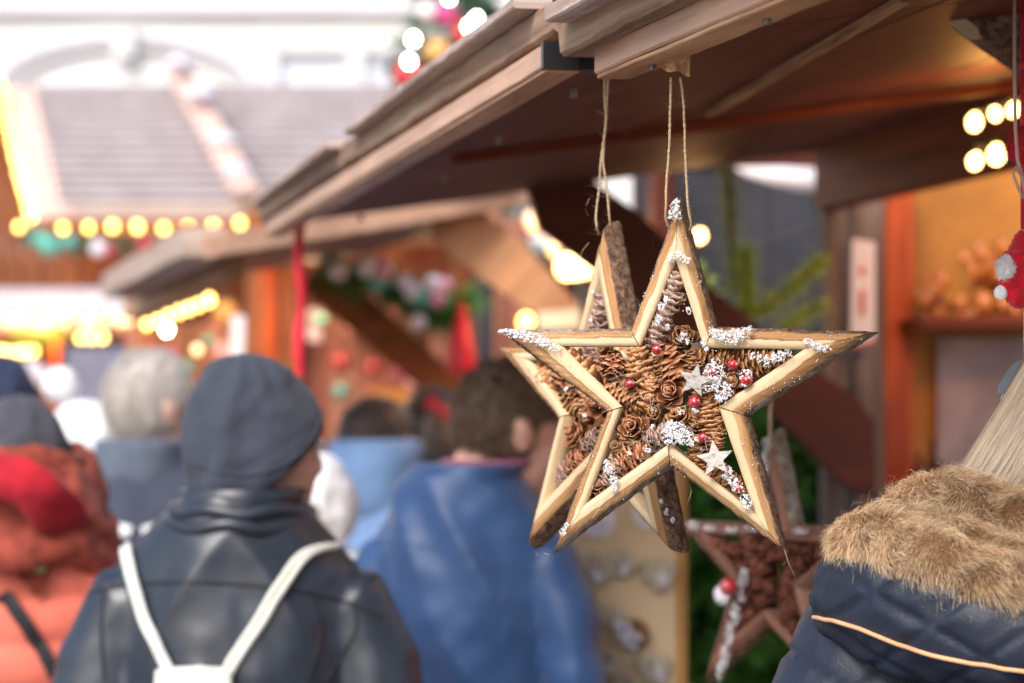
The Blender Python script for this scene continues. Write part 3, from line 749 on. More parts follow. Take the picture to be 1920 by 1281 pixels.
# timber knee brace that props the flap
def brace(name,mat,pts,th,parent,label=None):
    """flat timber cut to an outline; pts in order, world"""
    pts=[Vector(p) for p in pts]; n=(pts[1]-pts[0]).cross(pts[-1]-pts[0]).normalized()
    m=MB(); k=len(pts); L=(pts[-1]-pts[0]).normalized(); d0=(pts[1]-pts[0]).normalized(); e0=n.cross(d0)
    uv=[((p-pts[0]).dot(d0),(p-pts[0]).dot(e0)) for p in pts]
    m.add([p+n*th/2 for p in pts]+[p-n*th/2 for p in pts],[tuple(range(k)),tuple(2*k-1-j for j in range(k))]+[(j,j+k,(j+1)%k+k,(j+1)%k) for j in range(k)],
          [uv,[uv[k-1-j] for j in range(k)]]+[[uv[j],(uv[j][0],uv[j][1]+th),(uv[(j+1)%k][0],uv[(j+1)%k][1]+th),uv[(j+1)%k]] for j in range(k)])
    return part(m,name,[M[mat]],parent,label=label)
Yb=4.80
brace('knee_brace','brace_dark',[P(x,y,Yb+.0001*(x-1000)) for x,y in ((985,352),(1105,338),(1200,405),(1330,540),(1470,655),(1600,745),(1634,790),(1638,938),(1612,930),(1560,890),(1440,770),(1290,640),(1130,520),(1010,430))],.05,ST)
# dark worn timber at the near right corner
ST2=ST
brace('corner_timber','bark',[P(x,y,2.75) for x,y in ((1768,28),(1810,2),(1850,-40),(2050,-40),(2050,160),(1960,150),(1905,128),(1840,82))],.05,ST)
brace('pale_chip','cut',[P(x,y,2.70) for x,y in ((1772,28),(1792,24),(1830,52),(1838,72),(1820,72),(1790,50))],.01,ST)
# notices on the posts
M['paper']=plain('white_sign',(.82,.8,.84),.5); M['signred']=plain('sign_red',(.6,.12,.08),.5)
sg=thing('sign','narrow white sign with red vertical marks on the grey post','sign',P(1618,545,4.90))
def sgp(x,y,o=0): return P(x,y,4.90-o)-P(1618,545,4.90)
def flat(m,pts,th=.002,mi=0):
    pts=[Vector(p) for p in pts]; k=len(pts); n=(pts[1]-pts[0]).cross(pts[2]-pts[0]).normalized()*th
    m.add(pts+[p+n for p in pts],[tuple(reversed(range(k))),tuple(range(k,2*k))]+[(j,(j+1)%k,(j+1)%k+k,j+k) for j in range(k)],None,mi)
m=MB(); flat(m,[sgp(1594,655),sgp(1640,642),sgp(1640,455),sgp(1598,448)],.006); m.build('panel',M['paper'],sg,False)
m=MB(); flat(m,[sgp(1617,497,.008),sgp(1625,508,.008),sgp(1617,519,.008),sgp(1609,508,.008)]); m.build('red_mark',M['signred'],sg,False)
m=MB(); 
flat(m,[sgp(1612,592,.008),sgp(1622,592,.008),sgp(1622,545,.008),sgp(1612,545,.008)]); m.build('red_mark',M['signred'],sg,False)
m=MB(); flat(m,[sgp(1594,655,.008),sgp(1640,642,.008),sgp(1640,636,.008),sgp(1594,649,.008)]); m.build('red_mark',M['signred'],sg,False)
# packing tape that holds the twine
def tape(name,lab,pts,Y):
    m=MB(); N=7; top=[P(x,y,Y) for x,y in pts[0]]; bot=[P(x,y,Y) for x,y in pts[1]]; vs=[]
    for j in range(N+1):
        for i in range(N+1):
            a=top[0].lerp(top[1],i/N); b=bot[0].lerp(bot[1],i/N); p=a.lerp(b,j/N); p=p+vec(0,.006*noise.noise(p*70)+.006*math.sin(i*1.3),.002*noise.noise(p*130)); vs.append(p)
    W=N+1; m.add(vs+[v+vec(0,.0006,0) for v in vs],[(j*W+i,j*W+i+1,(j+1)*W+i+1,(j+1)*W+i) for j in range(N) for i in range(N)]+[tuple(W*W+x for x in (j*W+i,(j+1)*W+i,(j+1)*W+i+1,j*W+i+1)) for j in range(N) for i in range(N)])
    return setp(m.build(name,M['tape']),lab,'adhesive tape')
tape('adhesive_tape','crumpled brown tape with drop fixing the front star string',[[(1222,98),(1296,78)],[(1240,128),(1293,142)]],2.262)
tape('adhesive_tape','brown tape under the board end fixing the rear star string',[[(1098,98),(1165,98)],[(1112,130),(1168,142)]],2.44)

# ================================================================== LAMPS
M['lit_patch_glow']=emit('lit_patch_glow',(1,.34,.06),.55); M['bulb']=emit('bulb_warm',(1,.55,.10),7); M['bulb_near']=emit('bulb_inside',(1,.58,.17),7); M['bulb_white']=emit('bulb_tree',(1,.86,.66),24); M['bulb_dim']=emit('bulb_peach',(1,.46,.20),2.6); M['bulb_amber']=emit('bulb_amber',(1,.40,.06),9)
M['cable']=plain('cable',(.02,.03,.02),.5)
def lights(label,pts,r,mat,group=None,cable=True):
    """string of lamps: cable, each lamp a part with its holder"""
    t=thing('string_lights',label,'string lights',pts[0],group); o0=Vector(pts[0])
    if cable and len(pts)>1:
        m=MB(); pa=[]
        for i,p in enumerate(pts):
            pa.append(Vector(p)+UP*r*1.9-o0)
            if i<len(pts)-1: pa.append((Vector(p)+Vector(pts[i+1]))/2+UP*r*1.2-o0)
        tube(m,pa,.003,6); m.build('cable',M['cable'],t)
    mb=MB(); lathe(mb,[(.0001,-1.15),(.45,-1.05),(.85,-.6),(1,0),(.85,.6),(.5,1.0),(.42,1.2)],12); bm_=mb.mesh('bulb',M[mat])
    mh=MB(); lathe(mh,[(.42,1.1),(.46,1.2),(.46,1.9),(.0001,1.95)],10); hm=mh.mesh('lamp_holder',M['cable'])
    for p in pts:
        q_=rnd.uniform(.84,1.14); b=link('bulb',bm_,t,Vector(p)-o0+UP*rnd.uniform(-.25,.25)*r,(rnd.uniform(-.3,.3),rnd.uniform(-.3,.3),0),(r*q_,)*3); link('lamp_holder',hm,b)
    return t
def lamp(name,loc,col,e,r=.05):
    l=bpy.data.lights.new(name,'POINT'); l.energy=e; l.color=col; l.shadow_soft_size=r
    o=bpy.data.objects.new(name,l); C.objects.link(o); o.location=loc; return o
lights('lamps strung under the flap in front of the ochre wall, upper row',[P(1827,231,3.9),P(1866,217,3.8),P(1900,208,3.7),P(1945,195,3.6)],.0115,'bulb_near','lamps inside the near stall')
lights('two bright lamps below the upper row, left of the red pompom',[P(1828,302,3.9),P(1868,290,3.8)],.014,'bulb_near','lamps inside the near stall')
lamp('stall_lamp_light',P(1885,245,3.45),(1,.42,.10),.9,.03); lamp('stall_lamp_light',P(1850,290,4.35),(1,.42,.12),4.2,.05)

# ================================================================== SECOND STALL
T2=thing('market_stall','second market stall further down, with pale roof edge and orange brown braces','market stall',(.3,6.6,0))
C2=P(382,464,5.5); CI=P(985,378,6.0); CF=P(222,545,7.25); CIF=vec(CI.x,CI.y,CI.z)+(CF-C2)
def pt2(m,name,mats,smooth=False,label=None): return part(m,name,mats,T2,smooth,label)
m=MB(); beam(m,C2,P(978,366,6.0),.06,.05,ch=.003,segs=30,jit=.003); pt2(m,'fascia_board',[M['fascia']])
M['frost']=plain('frosted_roof_edge',(.72,.68,.74),.5,25,.22)
m=MB(); beam(m,P(598,408,5.72),P(950,347,5.96),.09,.03,ch=.006,segs=30,jit=.004); pt2(m,'cover_strip',[M['frost']])
m=MB(); beam(m,C2+UP*.015,CF+UP*.01,.10,.07,ch=.004,segs=20,jit=.004); pt2(m,'cover_strip',[M['old_pale']])
m=MB(); beam(m,P(440,496,6.0),P(247,580,7.6),.05,.07,ch=.004); pt2(m,'light_rail',[M['orangepost'] if False else M['fascia_under']])
m=MB(); A=[C2-UP*.012,CF-UP*.012,CIF,CI-UP*.0]; m.add(A+[p+UP*.02 for p in A],[(0,1,2,3),(7,6,5,4),(0,4,5,1),(1,5,6,2),(2,6,7,3),(3,7,4,0)])
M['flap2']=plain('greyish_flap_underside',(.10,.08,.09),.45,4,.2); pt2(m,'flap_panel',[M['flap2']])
brace('knee_brace','brace_orange',[P(x,y,6.02) for x,y in ((772,428),(795,405),(905,398),(960,440),(1020,500),(1085,575),(1090,640),(1000,590),(900,520),(800,440))],.06,T2,'broad orange brown brace with a pale rounded end')
m=MB(); tube(m,[P(790,424,5.96),P(790,424,5.93)],.032,20); pt2(m,'peg_end',[M['cut']],True)
brace('knee_brace','brace_brown',[P(x,y,7.6) for x,y in ((545,530),(600,518),(680,545),(790,640),(890,735),(885,800),(840,775),(740,690),(640,605))],.07,T2,'dark orange brown brace')
def ppost(T,px,Y,w,mat,z1,lab=None,z0_=0):
    p=P(px,HY,Y); m=MB(); beam(m,vec(p.x,p.y,z0_),vec(p.x,p.y,z1),w,w,up=QI,ch=.006,segs=6); return part(m,'post',[M[mat]],T,label=lab)
ppost(T2,908,7.9,.05,'slate',2.25,'slate grey post'); ppost(T2,960,8.0,.10,'pinkplanks',2.3)
# side wall facing the camera (dark slate boards) and the front wall
W2=P(1215,HY,6.3)
m=MB()
for k in range(10): 
    q=W2+QI*(.02+k*.125); q.z=0; beam(m,q+UP*.02,q+UP*2.32,.03,.122,up=QI,ch=.004)
pt2(m,'side_wall',[M['slate']])
ppost(T2,1240,6.2,.06,'brace_dark',2.3)
m=MB(); beam(m,vec(W2.x,W2.y,2.34),vec(W2.x,W2.y,2.34)+QI*1.4,.06,.08,up=UP,ch=.004); pt2(m,'top_rail',[M['brace_dark']])
m=MB(); q=W2+SD*1.7; 
for k in range(12): 
    r_=W2+SD*(.1+k*.15)+QI*1.2; r_.z=0; beam(m,r_+UP*.02,r_+UP*2.3,.03,.146,up=SD,ch=.004)
pt2(m,'back_wall',[M['shed']])
m=MB()
for k in range(4): a=W2+SD*.05; a.z=.15+k*.25; beam(m,a,a+SD*1.8,.03,.245,up=UP,ch=.004)
pt2(m,'counter_front',[M['shed']])
# swagged white cloth above the slate wall
M['cloth']=plain('white_cloth',(.8,.72,.74),.7,8,.08)
m=MB(); flat(m,[P(x,y,6.1) for x,y in ((1378,314),(1470,313),(1548,316),(1546,362),(1500,358),(1450,345),(1400,330))],.01); setp(m.build('cloth_awning',[M['cloth']],None,True,P(1460,335,6.1)),'pale pinkish cloth hanging in the gap above the dark slate wall','cloth')
m=MB(); tube(m,resample([P(1290,462,5.9),P(1400,458,5.9),P(1480,440,5.8),P(1545,418,5.7)],20),.005,6); setp(m.build('cable',M['slate'],None,True),'grey cable sagging in front of the dark slate wall','cable')
# lamps in the second stall
lights('big bright lamps glowing behind the rear star tip',[P(1062,505,6.2),P(1080,500,6.2),P(1098,494,6.15)],.026,'bulb_near','lamps of the second stall')
lights('added dim glow balls imitating orange lit patches above the broad brace',[P(1000,412,6.5),P(1022,425,6.5),P(1045,462,6.5)],.03,'lit_patch_glow','lamps of the second stall')  # glow balls added to imitate orange lit patches, not real lamps
lights('single bright lamp right of the large star top spike',[P(1312,440,5.6)],.014,'bulb_near','lamps of the second stall',False)
lights('amber lamp low left of the rear star',[P(986,606,6.6)],.018,'bulb_amber','lamps of the second stall',False)
lights('amber lamps glowing between the two star spikes',[P(1185,550,6.5),P(1200,575,6.5)],.026,'bulb_amber','lamps of the second stall')
lamp('stall_lamp_light',P(1080,500,6.35),(1,.5,.2),2.2,.05); lamp('stall_lamp_light',P(1312,450,5.5),(1,.5,.2),1.0,.04); lamp('stall_lamp_light',P(1020,420,6.35),(1,.45,.15),1.0,.04)  # last light added for the orange glow, without a real lamp of its own
# slim box behind the left arms of the stars
m=MB(); 
beam(m,P(1008,604,5.6),P(1085,600,5.6),.08,.045,ch=.003); o=m.build('wooden_box',[M['plywood']],None,False,P(1045,620,5.6)); setp(o,'small pale wooden box top behind the left star arms','box')
m=MB(); beam(m,P(1008,604,5.6)-UP*.03,P(1085,600,5.6)-UP*.03,.12,.02,ch=.002); pt2(m,'shelf',[M['shed']])

# ================================================================== THIRD STALL AND THE STALLS ACROSS
T3=thing('market_stall','far stall with pinkish plank wall and warm lamps behind the grey beanie man','market stall',P(560,HY,9)*1); T3.location.z=0
def pt3(m,name,mats,label=None): return part(m,name,mats,T3,False,label)
m=MB()
for k in range(26):
    x=250+k*27; p=P(x,HY,9.0); 
    if 268<x<470: continue
    beam(m,vec(p.x,p.y,.02),vec(p.x,p.y,2.45 if x>470 else 1.98),.03,.052,up=(1,0,0),ch=.006)
pt3(m,'front_wall',[M['pinkplanks']])
m=MB(); 
for k in range(12):
    beam(m,P(272+k*58,HY,9.45)*1-UP*1.6,P(272+k*58,HY,9.45)+UP*(.75 if k>3 else .36),.03,.12,up=(1,0,0),ch=.006)
pt3(m,'back_wall',[M['planks']])
for px,mat,lab in ((505,'orangepost','bright orange post'),(540,'planks',None),(272,'planks',None),(478,'planks',None)): ppost(T3,px,8.85,.055 if px!=540 else .04,mat,2.4 if px>470 else 1.98,lab)
m=MB(); a=P(250,720,8.9); b=P(560,720,8.9); beam(m,a,b,.3,.05,ch=.004); pt3(m,'counter_top',[M['planks']])
m=MB(); beam(m,P(690,747,8.9),P(905,742,8.9),.06,.06,ch=.006); pt3(m,'yellow_rail',[M['ochre']])
m=MB(); A=[P(470,470,8.4),P(930,455,8.4),P(930,420,9.8),P(470,430,9.8)]; m.add(A+[p+UP*.03 for p in A],[(0,1,2,3),(7,6,5,4),(0,4,5,1),(1,5,6,2),(2,6,7,3),(3,7,4,0)]); pt3(m,'roof',[M['shed']])
m=MB(); beam(m,P(445,688,8.2),P(447,592,8.2),.045,.012,up=(0,1,0),ch=.003); setp(m.build('hanging_banner',[M['cloth']],None,False,P(446,640,8.2)),'narrow pale lilac strip hanging beside the orange post','banner')
lights('row of yellow lamps rising under the orange lit board above the grey haired man',[P(275,607,8.2),P(296,602,8.1),P(316,592,8.0),P(336,585,7.9),P(354,578,7.8),P(372,571,7.7),P(392,565,7.6)],.013,'bulb','lamps of the far stalls')
lights('single white lamp under the left end of the rising yellow row',[P(313,620,8.0)],.013,'bulb_white','lamps of the far stalls',False)
lights('dim pinkish lamp above and left of the grey beanie',[P(370,655,8.0)],.015,'bulb_dim','lamps of the far stalls',False)
lamp('stall_lamp_light',P(340,610,8.3),(1,.55,.22),4,.06); lamp('stall_lamp_light',P(620,560,8.5),(1,.55,.3),3,.08)

GK=[('b_red',.03),('b_gold',.035),('b_white',.03),('b_pink',.032),('b_teal',.028),('b_magenta',.03)]
GP=[(285,655),(300,700),(318,668),(335,720),(352,690),(372,712),(392,640),(405,690),(420,660),(300,745),(360,752),(410,735),(430,700),(395,600),(425,585),(612,640),(640,680),(668,650),(700,690),(728,662),(752,700),(690,720),(640,735),(590,700),(600,600),(720,735),(775,720)]
CN={'b_red':'red','b_gold':'golden','b_white':'white','b_pink':'pink','b_teal':'teal','b_magenta':'magenta'}
ORD=['leftmost','second','third','fourth','fifth','sixth','seventh']
def gcol(k): return GK[(k*5+k//3)%6][0]
GP=GP[::2]
for k,(px,py) in enumerate(GP):
    side_=px<500; rank_=sum(1 for j,(a_,b_) in enumerate(GP) if gcol(j)==gcol(k) and (a_<500)==side_ and (a_,b_)<(px,py))
    bm,rr=GK[(k*5+k//3)%6]; rr*=(.8+.5*((k*37)%10)/10); t=thing('bauble',ORD[rank_]+' '+('' if rank_==0 else 'from the left of the ')+CN[bm]+(' bauble' if rank_==0 else ' baubles')+(' left of the orange post' if side_ else ' on the pinkish planks'),'bauble',P(px,py,8.6),'goods hanging in the far stall')
    m=MB(); ball(m,(0,0,0),rr,3); m.build('ball',M[bm+'_'] if bm+'_' in M else plain(bm+'_'+str(k),{'b_red':(.3,.02,.02),'b_pink':(.45,.2,.2),'b_white':(.6,.55,.5),'b_gold':(.4,.2,.05),'b_teal':(.1,.25,.18),'b_magenta':(.3,.05,.12)}[bm],.2),t); m=MB(); tube(m,[(0,0,rr),(0,0,rr+.25)],.002,5); m.build('cord',M['cable'],t)
for k,(px,py,w_,h_,c_) in enumerate(((590,610,26,60,(.62,.5,.5)),(655,600,20,44,(.55,.25,.2)),(735,640,34,40,(.7,.45,.2)),(820,650,22,60,(.30,.12,.07)),(300,560,30,26,(.6,.3,.12)),(405,620,22,50,(.32,.10,.05)))):
    o_=P(px,py,8.78); t=thing('goods_card',('tall pale card','small reddish card','wide golden card','dark narrow card','small orange card under the roof','narrow dark card left of the white strip')[k]+' pinned up in the far stall','card',o_); m=MB(); s_=8.78/F
    beam(m,vec(-w_*s_/2,0,0),vec(w_*s_/2,0,0),.012,h_*s_,up=UP,ch=.002); m.build('card',plain('card_%d'%k,c_,.6,20,.3),t,False); m=MB(); beam(m,vec(-w_*s_*.3,-.008,h_*s_*.15),vec(w_*s_*.3,-.008,h_*s_*.15),.004,h_*s_*.2,up=UP,ch=.001); m.build('picture',M['board2'] if 'board2' in M else plain('card_print_%d'%k,(.25,.1,.08),.6),t,False)
for k,(px,py,r_) in enumerate(((352,540,.0),)):
    pass
# stall across the street with the shingled roof
TA=thing('market_stall','stall across the street with long shingled roof edged with round yellow lamps','market stall',(-2,13,0))
def pta(m,name,mats,label=None,smooth=False): return part(m,name,mats,TA,smooth,label)
E0=P(118,412,12.0); E1=P(900,412,12.0); G0=P(62,172,13.6); G1=P(900,172,13.6); up_=(G0-E0); 
shin=NT('roof_shingles'); v=shin.coord('Object',(1,1,1)); n_=shin.noise(v,5,5,.7); sep=shin.noise(shin.coord('Object',(14,3,3)),1,2)
shin.col(shin.mix(.5,shin.ramp(n_,[(.3,(.60,.52,.53)),(.7,(.78,.74,.76))]),shin.ramp(sep,[(.35,.88),(.65,1.0)]),'MULTIPLY')); shin.set(Roughness=.6); M['shingle']=shin.m
M['gapshade']=plain('grey_gap_shade',(.26,.23,.24),.8); m=MB(); NR=14
rn=(E1-E0).cross(up_).normalized(); rn=rn if rn.z>0 else -rn
for k in range(NR):
    a=E0+up_*(k/NR); b=E1+(G1-E1)*(k/NR); a2=E0+up_*((k+1.15)/NR); b2=E1+(G1-E1)*((k+1.15)/NR)
    nb=36
    for j in range(nb):
        dz=rnd.uniform(0,.012); t0,t1=j/nb+.0006,(j+1)/nb-.0006
        q=[a.lerp(b,t0),a.lerp(b,t1),a2.lerp(b2,t1),a2.lerp(b2,t0)]
        top=[q[0]+rn*(.085+dz),q[1]+rn*(.085+dz),q[2]+rn*(.012),q[3]+rn*(.012)]
        m.add(top+q,[(0,1,2,3),(7,6,5,4),(0,4,5,1),(1,5,6,2),(3,7,4,0)])
pta(m,'roof',[M['shingle']])
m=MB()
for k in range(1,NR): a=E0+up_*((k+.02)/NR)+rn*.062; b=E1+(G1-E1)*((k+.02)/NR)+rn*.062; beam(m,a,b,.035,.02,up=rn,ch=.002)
pta(m,'gap_shade_strips',[M['gapshade']])  # dark strips paint the shade under each shingle row
M['rake']=plain('pink_rake_board',(.72,.5,.42),.5,6,.15)
m=MB(); beam(m,P(108,415,11.95),P(45,172,13.55),.16,.06,up=rn,ch=.005); pta(m,'rake_board',[M['rake']])
m=MB(); beam(m,P(465,412,11.9)+rn*.14,P(336,176,13.5)+rn*.14,.13,.05,up=rn,ch=.005); pta(m,'roof_batten',[M['rake']])
for (px,py,Y) in ((340,178,13.3),(378,238,12.9),(422,326,12.45),(450,388,12.1)):
    m=MB(); ball(m,(0,0,0),(.08,.09,.04),3,jit=.3,seed=px); o=m.build('snow_patch',M['frost'],None); o.location=P(px,py,Y)+rn*.18; bpy.context.view_layer.update(); o.parent=TA; o.matrix_parent_inverse=TA.matrix_world.inverted()
m=MB(); beam(m,P(60,424,11.95),P(900,424,11.95),.05,.07,ch=.005); pta(m,'eave_board',[M['orangepost'] if False else M['planks']])
m=MB()
for k in range(30): p=P(-120+k*36,HY,12.6); beam(m,vec(p.x,p.y,.02),vec(p.x,p.y,2.62),.03,.094,up=(1,0,0),ch=.008)
pta(m,'front_wall',[M['shed']])
# brown gable end seen left of the rake
m=MB(); A=[P(-160,430,12.7),P(60,430,12.7),P(10,160,13.7),P(-160,60,13.7)]; m.add(A+[p+vec(0,.05,0) for p in A],[(0,1,2,3),(7,6,5,4),(0,4,5,1),(1,5,6,2),(2,6,7,3),(3,7,4,0)]); pta(m,'gable',[M['shed']])
lights('round yellow lamps in a level row under the shingled roof edge',[P(x,y,11.85) for x,y in ((118,427),(166,427),(211,426),(258,427),(307,428),(352,427),(400,425),(450,418),(500,420))],.017,'bulb','lamps of the shingled stall')
lights('dense string of yellow lamps down the slanting left roof edge',[P(3+57*t-4*math.sin(t*3),165+245*t,13.5-1.5*t) for t in [k/17 for k in range(18)]]+[P(36,425,12)],.017,'bulb','lamps of the shingled stall')
lamp('stall_lamp_light',P(250,470,12.2),(1,.5,.2),4,.1)
# canopy, lamps and board in front of it
TB=thing('market_stall','low stall at far left with white scalloped canopy and amber lamps','market stall',(-1.9,10.6,0))
def ptb(m,name,mats,smooth=False,label=None): return part(m,name,mats,TB,smooth,label)
m=MB(); seg=44; top=[];bot=[];
for k in range(seg+1):
    x=-60+300*k/seg; top.append(P(x,556+2*math.sin(k*1.7),10.35)); bot.append(P(x,594+4*abs(math.sin(k*.9)),10.3+.02*math.sin(k)))
W=seg+1; m.add(top+bot+[p+vec(0,.02,0) for p in top+bot],[(j,j+1,W+j+1,W+j) for j in range(seg)]+[(2*W+W+j,2*W+W+j+1,2*W+j+1,2*W+j) for j in range(seg)]+[(j,2*W+j,2*W+j+1,j+1) for j in range(seg)])
M['awning']=plain('grey_white_awning',(.50,.46,.50),.7,8,.15); ptb(m,'canopy_valance',[M['awning']])
m=MB(); A=[P(-60,556,10.35),P(240,556,10.35),P(240,548,11.6),P(-60,548,11.6)]; m.add(A+[p+UP*.02 for p in A],[(0,1,2,3),(7,6,5,4),(0,4,5,1),(1,5,6,2),(2,6,7,3),(3,7,4,0)]); ptb(m,'canopy',[M['awning']])
m=MB()
for k in range(16): p=P(-60+k*24,HY,10.9); beam(m,vec(p.x,p.y,.02),vec(p.x,p.y,2.1),.03,.057,up=(1,0,0),ch=.006)
ptb(m,'back_wall',[M['planks']])
ppost(TB,110,10.35,.045,'orangepost',2.1); ppost(TB,240,10.35,.045,'planks',2.1)
m=MB(); beam(m,P(-60,610,10.4),P(245,610,10.4),.05,.06,ch=.004); ptb(m,'rail',[M['rake']])
lights('dense row of pale peach lamps just under the white canopy',[P(x,604+2*math.sin(x),10.2) for x in (12,28,44,72,88,104,122,158,172,200,226,242)],.016,'bulb_dim','lamps of the low stall')
lights('three overlapping bright lamps above the chalkboard',[P(151,635,10.0),P(171,635,10.0),P(192,635,10.0)],.015,'bulb','lamps of the low stall')
lights('overlapping lamps at the left photo edge below the canopy',[P(2,661,10.0),P(14,661,10.0),P(30,661,10.0),P(45,660,10.0),P(62,657,10.1)],.015,'bulb','lamps of the low stall')
lights('pair of small amber lamps just above the people at far left',[P(52,735,9.6),P(64,735,9.6)],.014,'bulb_amber','lamps of the low stall')
lamp('stall_lamp_light',P(80,640,10.3),(1,.5,.2),4,.08)
cb=thing('chalkboard','blue grey chalkboard covered in pale writing between two orange posts','chalkboard',P(190,725,9.4))
M['board']=plain('chalk_surface',(.13,.13,.2),.7,6,.2); M['chalk']=plain('chalk',(.62,.62,.74),.8)
m=MB(); beam(m,vec(-.142,0,0),vec(.142,0,0),.02,.31,up=UP,ch=.004); m.build('panel',M['board'],cb,False)
m=MB()
for s_ in (-1,1): beam(m,vec(s_*.15,-.005,-.165),vec(s_*.15,-.005,.165),.025,.02,up=QI,ch=.003)
beam(m,vec(-.14,-.005,.165),vec(.14,-.005,.165),.025,.02,ch=.003); beam(m,vec(-.14,-.005,-.165),vec(.14,-.005,-.165),.025,.02,ch=.003); m.build('frame',M['slate'],cb,False)
m=MB()
for r_ in range(13):
    x=-.12
    while x<.12:
        w=rnd.uniform(.012,.035); w=min(w,.125-x); z=.135-r_*.022
        tube(m,[vec(x+w*j/6,-.0125,z+.0035*math.sin(j*2.3+r_*2+x*90)) for j in range(7)],.0022,5); x+=w+.008
m.build('writing',M['chalk'],cb)['kind']='stuff'
ub=thing('parasol','white rounded parasol top over the crowd at the left edge','parasol',P(30,722,9.0))
m=MB(); lathe(m,[(.0001,.10),(.05,.095),(.1,.075),(.14,.04),(.158,0),(.15,-.01),(.0001,.05)],24); m.build('canopy',M['frost'],ub); m=MB(); tube(m,[(0,0,.08),(0,0,-1.74)],.012,8); m.build('pole',M['greypost'],ub)

# long row of stalls closing the view further down the street
TC=thing('market_stall','long brown row of closed stalls closing the lane behind the crowd','market stall',(0,14.6,0))
m=MB()
for k in range(60): p=P(-500+k*60,HY,14.8); beam(m,vec(p.x,p.y,.02),vec(p.x,p.y,2.5),.04,.19,up=(1,0,0),ch=.01)
part(m,'wall',[M['planks']],TC)
m=MB(); beam(m,vec(-5,14.6,2.54),vec(7.5,14.6,2.54),.9,.06,ch=.01); part(m,'roof',[M['shed']],TC)

# ================================================================== HOUSE FRONT
HB_=thing('building','tall pale stone house front with arches behind the roofs','building',(-2,30,0))
fm=NT('pale_stone'); fn=fm.noise(fm.coord('Object'),.6,4); fm.col(fm.ramp(fn,[(.35,(.70,.69,.70)),(.7,(.78,.76,.70))])); fm.set(Roughness=.8); M['stone']=fm.m
M['stone2']=plain('stone_trim',(.71,.69,.72),.8,1.5,.08); M['winglass']=plain('window_pane',(.62,.64,.70),.5)
def pth(m,name,mats): return part(m,name,mats,HB_)
m=MB(); beam(m,vec(-22,31,7),vec(22,31,7),.6,14,up=UP,ch=.02); pth(m,'wall',[M['stone']])
def arch(px,py,w,h,tk,Y=30.6):
    m=MB(); tube(m,[P(px+w*math.cos(a),py-h*math.sin(a),Y) for a in [PI*k/28 for k in range(29)]],tk,10); pth(m,'arch_moulding',[M['stone2']])
arch(235,165,240,100,.07); arch(235,185,225,100,.04)
m=MB(); beam(m,P(235,110,30.6),P(235,55,30.6),.35,.25,up=(1,0,0),ch=.02); pth(m,'keystone',[M['stone']])
for (y0,hh,pr) in ((18,.10,.15),(-60,.16,.25),(178,.08,.1)):
    m=MB(); a=P(-300,y0,30.6); b=P(2200,y0,30.6); beam(m,a,b,pr,hh,ch=.01); pth(m,'cornice',[M['stone2']])
for x in (508,668,830,992,-110):
    m=MB(); beam(m,P(x,60,30.6),P(x,400,30.6),.2,.12,up=(0,1,0),ch=.01); pth(m,'pilaster',[M['stone2']])
for (x0,x1,y0,y1) in ((525,655,100,160),(690,815,100,160),(850,980,100,160)):
    m=MB(); flat(m,[P(x0,y1,30.68),P(x1,y1,30.68),P(x1,y0,30.68),P(x0,y0,30.68)],.02); w_=pth(m,'window',[M['winglass']])
    m=MB(); beam(m,P(x0-8,y0-6,30.6),P(x1+8,y0-6,30.6),.15,.08,ch=.01); pth(m,'lintel',[M['stone2']])

# ================================================================== GREENERY
def needles_mat(name,a,b): 
    t=NT(name); uv=t.n.new('ShaderNodeTexCoord'); sp=t.n.new('ShaderNodeSeparateXYZ'); t.l(uv.outputs['UV'],sp.inputs[0])
    t.col(t.ramp(sp.outputs['Y'],[(.1,a),(.9,b)])); t.set(Roughness=.55); return t.m
M['fir']=needles_mat('fir_needles',(.015,.09,.015),(.12,.34,.04)); M['fir2']=needles_mat('blue_fir_needles',(.02,.09,.05),(.09,.22,.12)); M['lime']=needles_mat('lime_needles',(.40,.58,.03),(.72,.86,.15)); M['palegreen']=needles_mat('pale_green_needles',(.40,.48,.16),(.85,.85,.50))
M['trunk']=plain('trunk_bark',(.07,.045,.03),.9,30,.4)
def twig(pts,nn,nl,spread=1.0):
    pa=resample(pts,12); st=[]
    for _ in range(nn):
        t=rnd.random()*11.99; i=int(t); p=pa[i].lerp(pa[i+1],t-i); d=(pa[i+1]-pa[i]).normalized()
        s=Vector((rnd.gauss(0,1),rnd.gauss(0,1),rnd.gauss(0,1))); s=(s-d*s.dot(d)).normalized()
        q=(d*.6+s*spread).normalized(); L=nl*rnd.uniform(.7,1.2); st.append([p,p+q*L*.5,p+q*L-UP*L*.05])
    return st
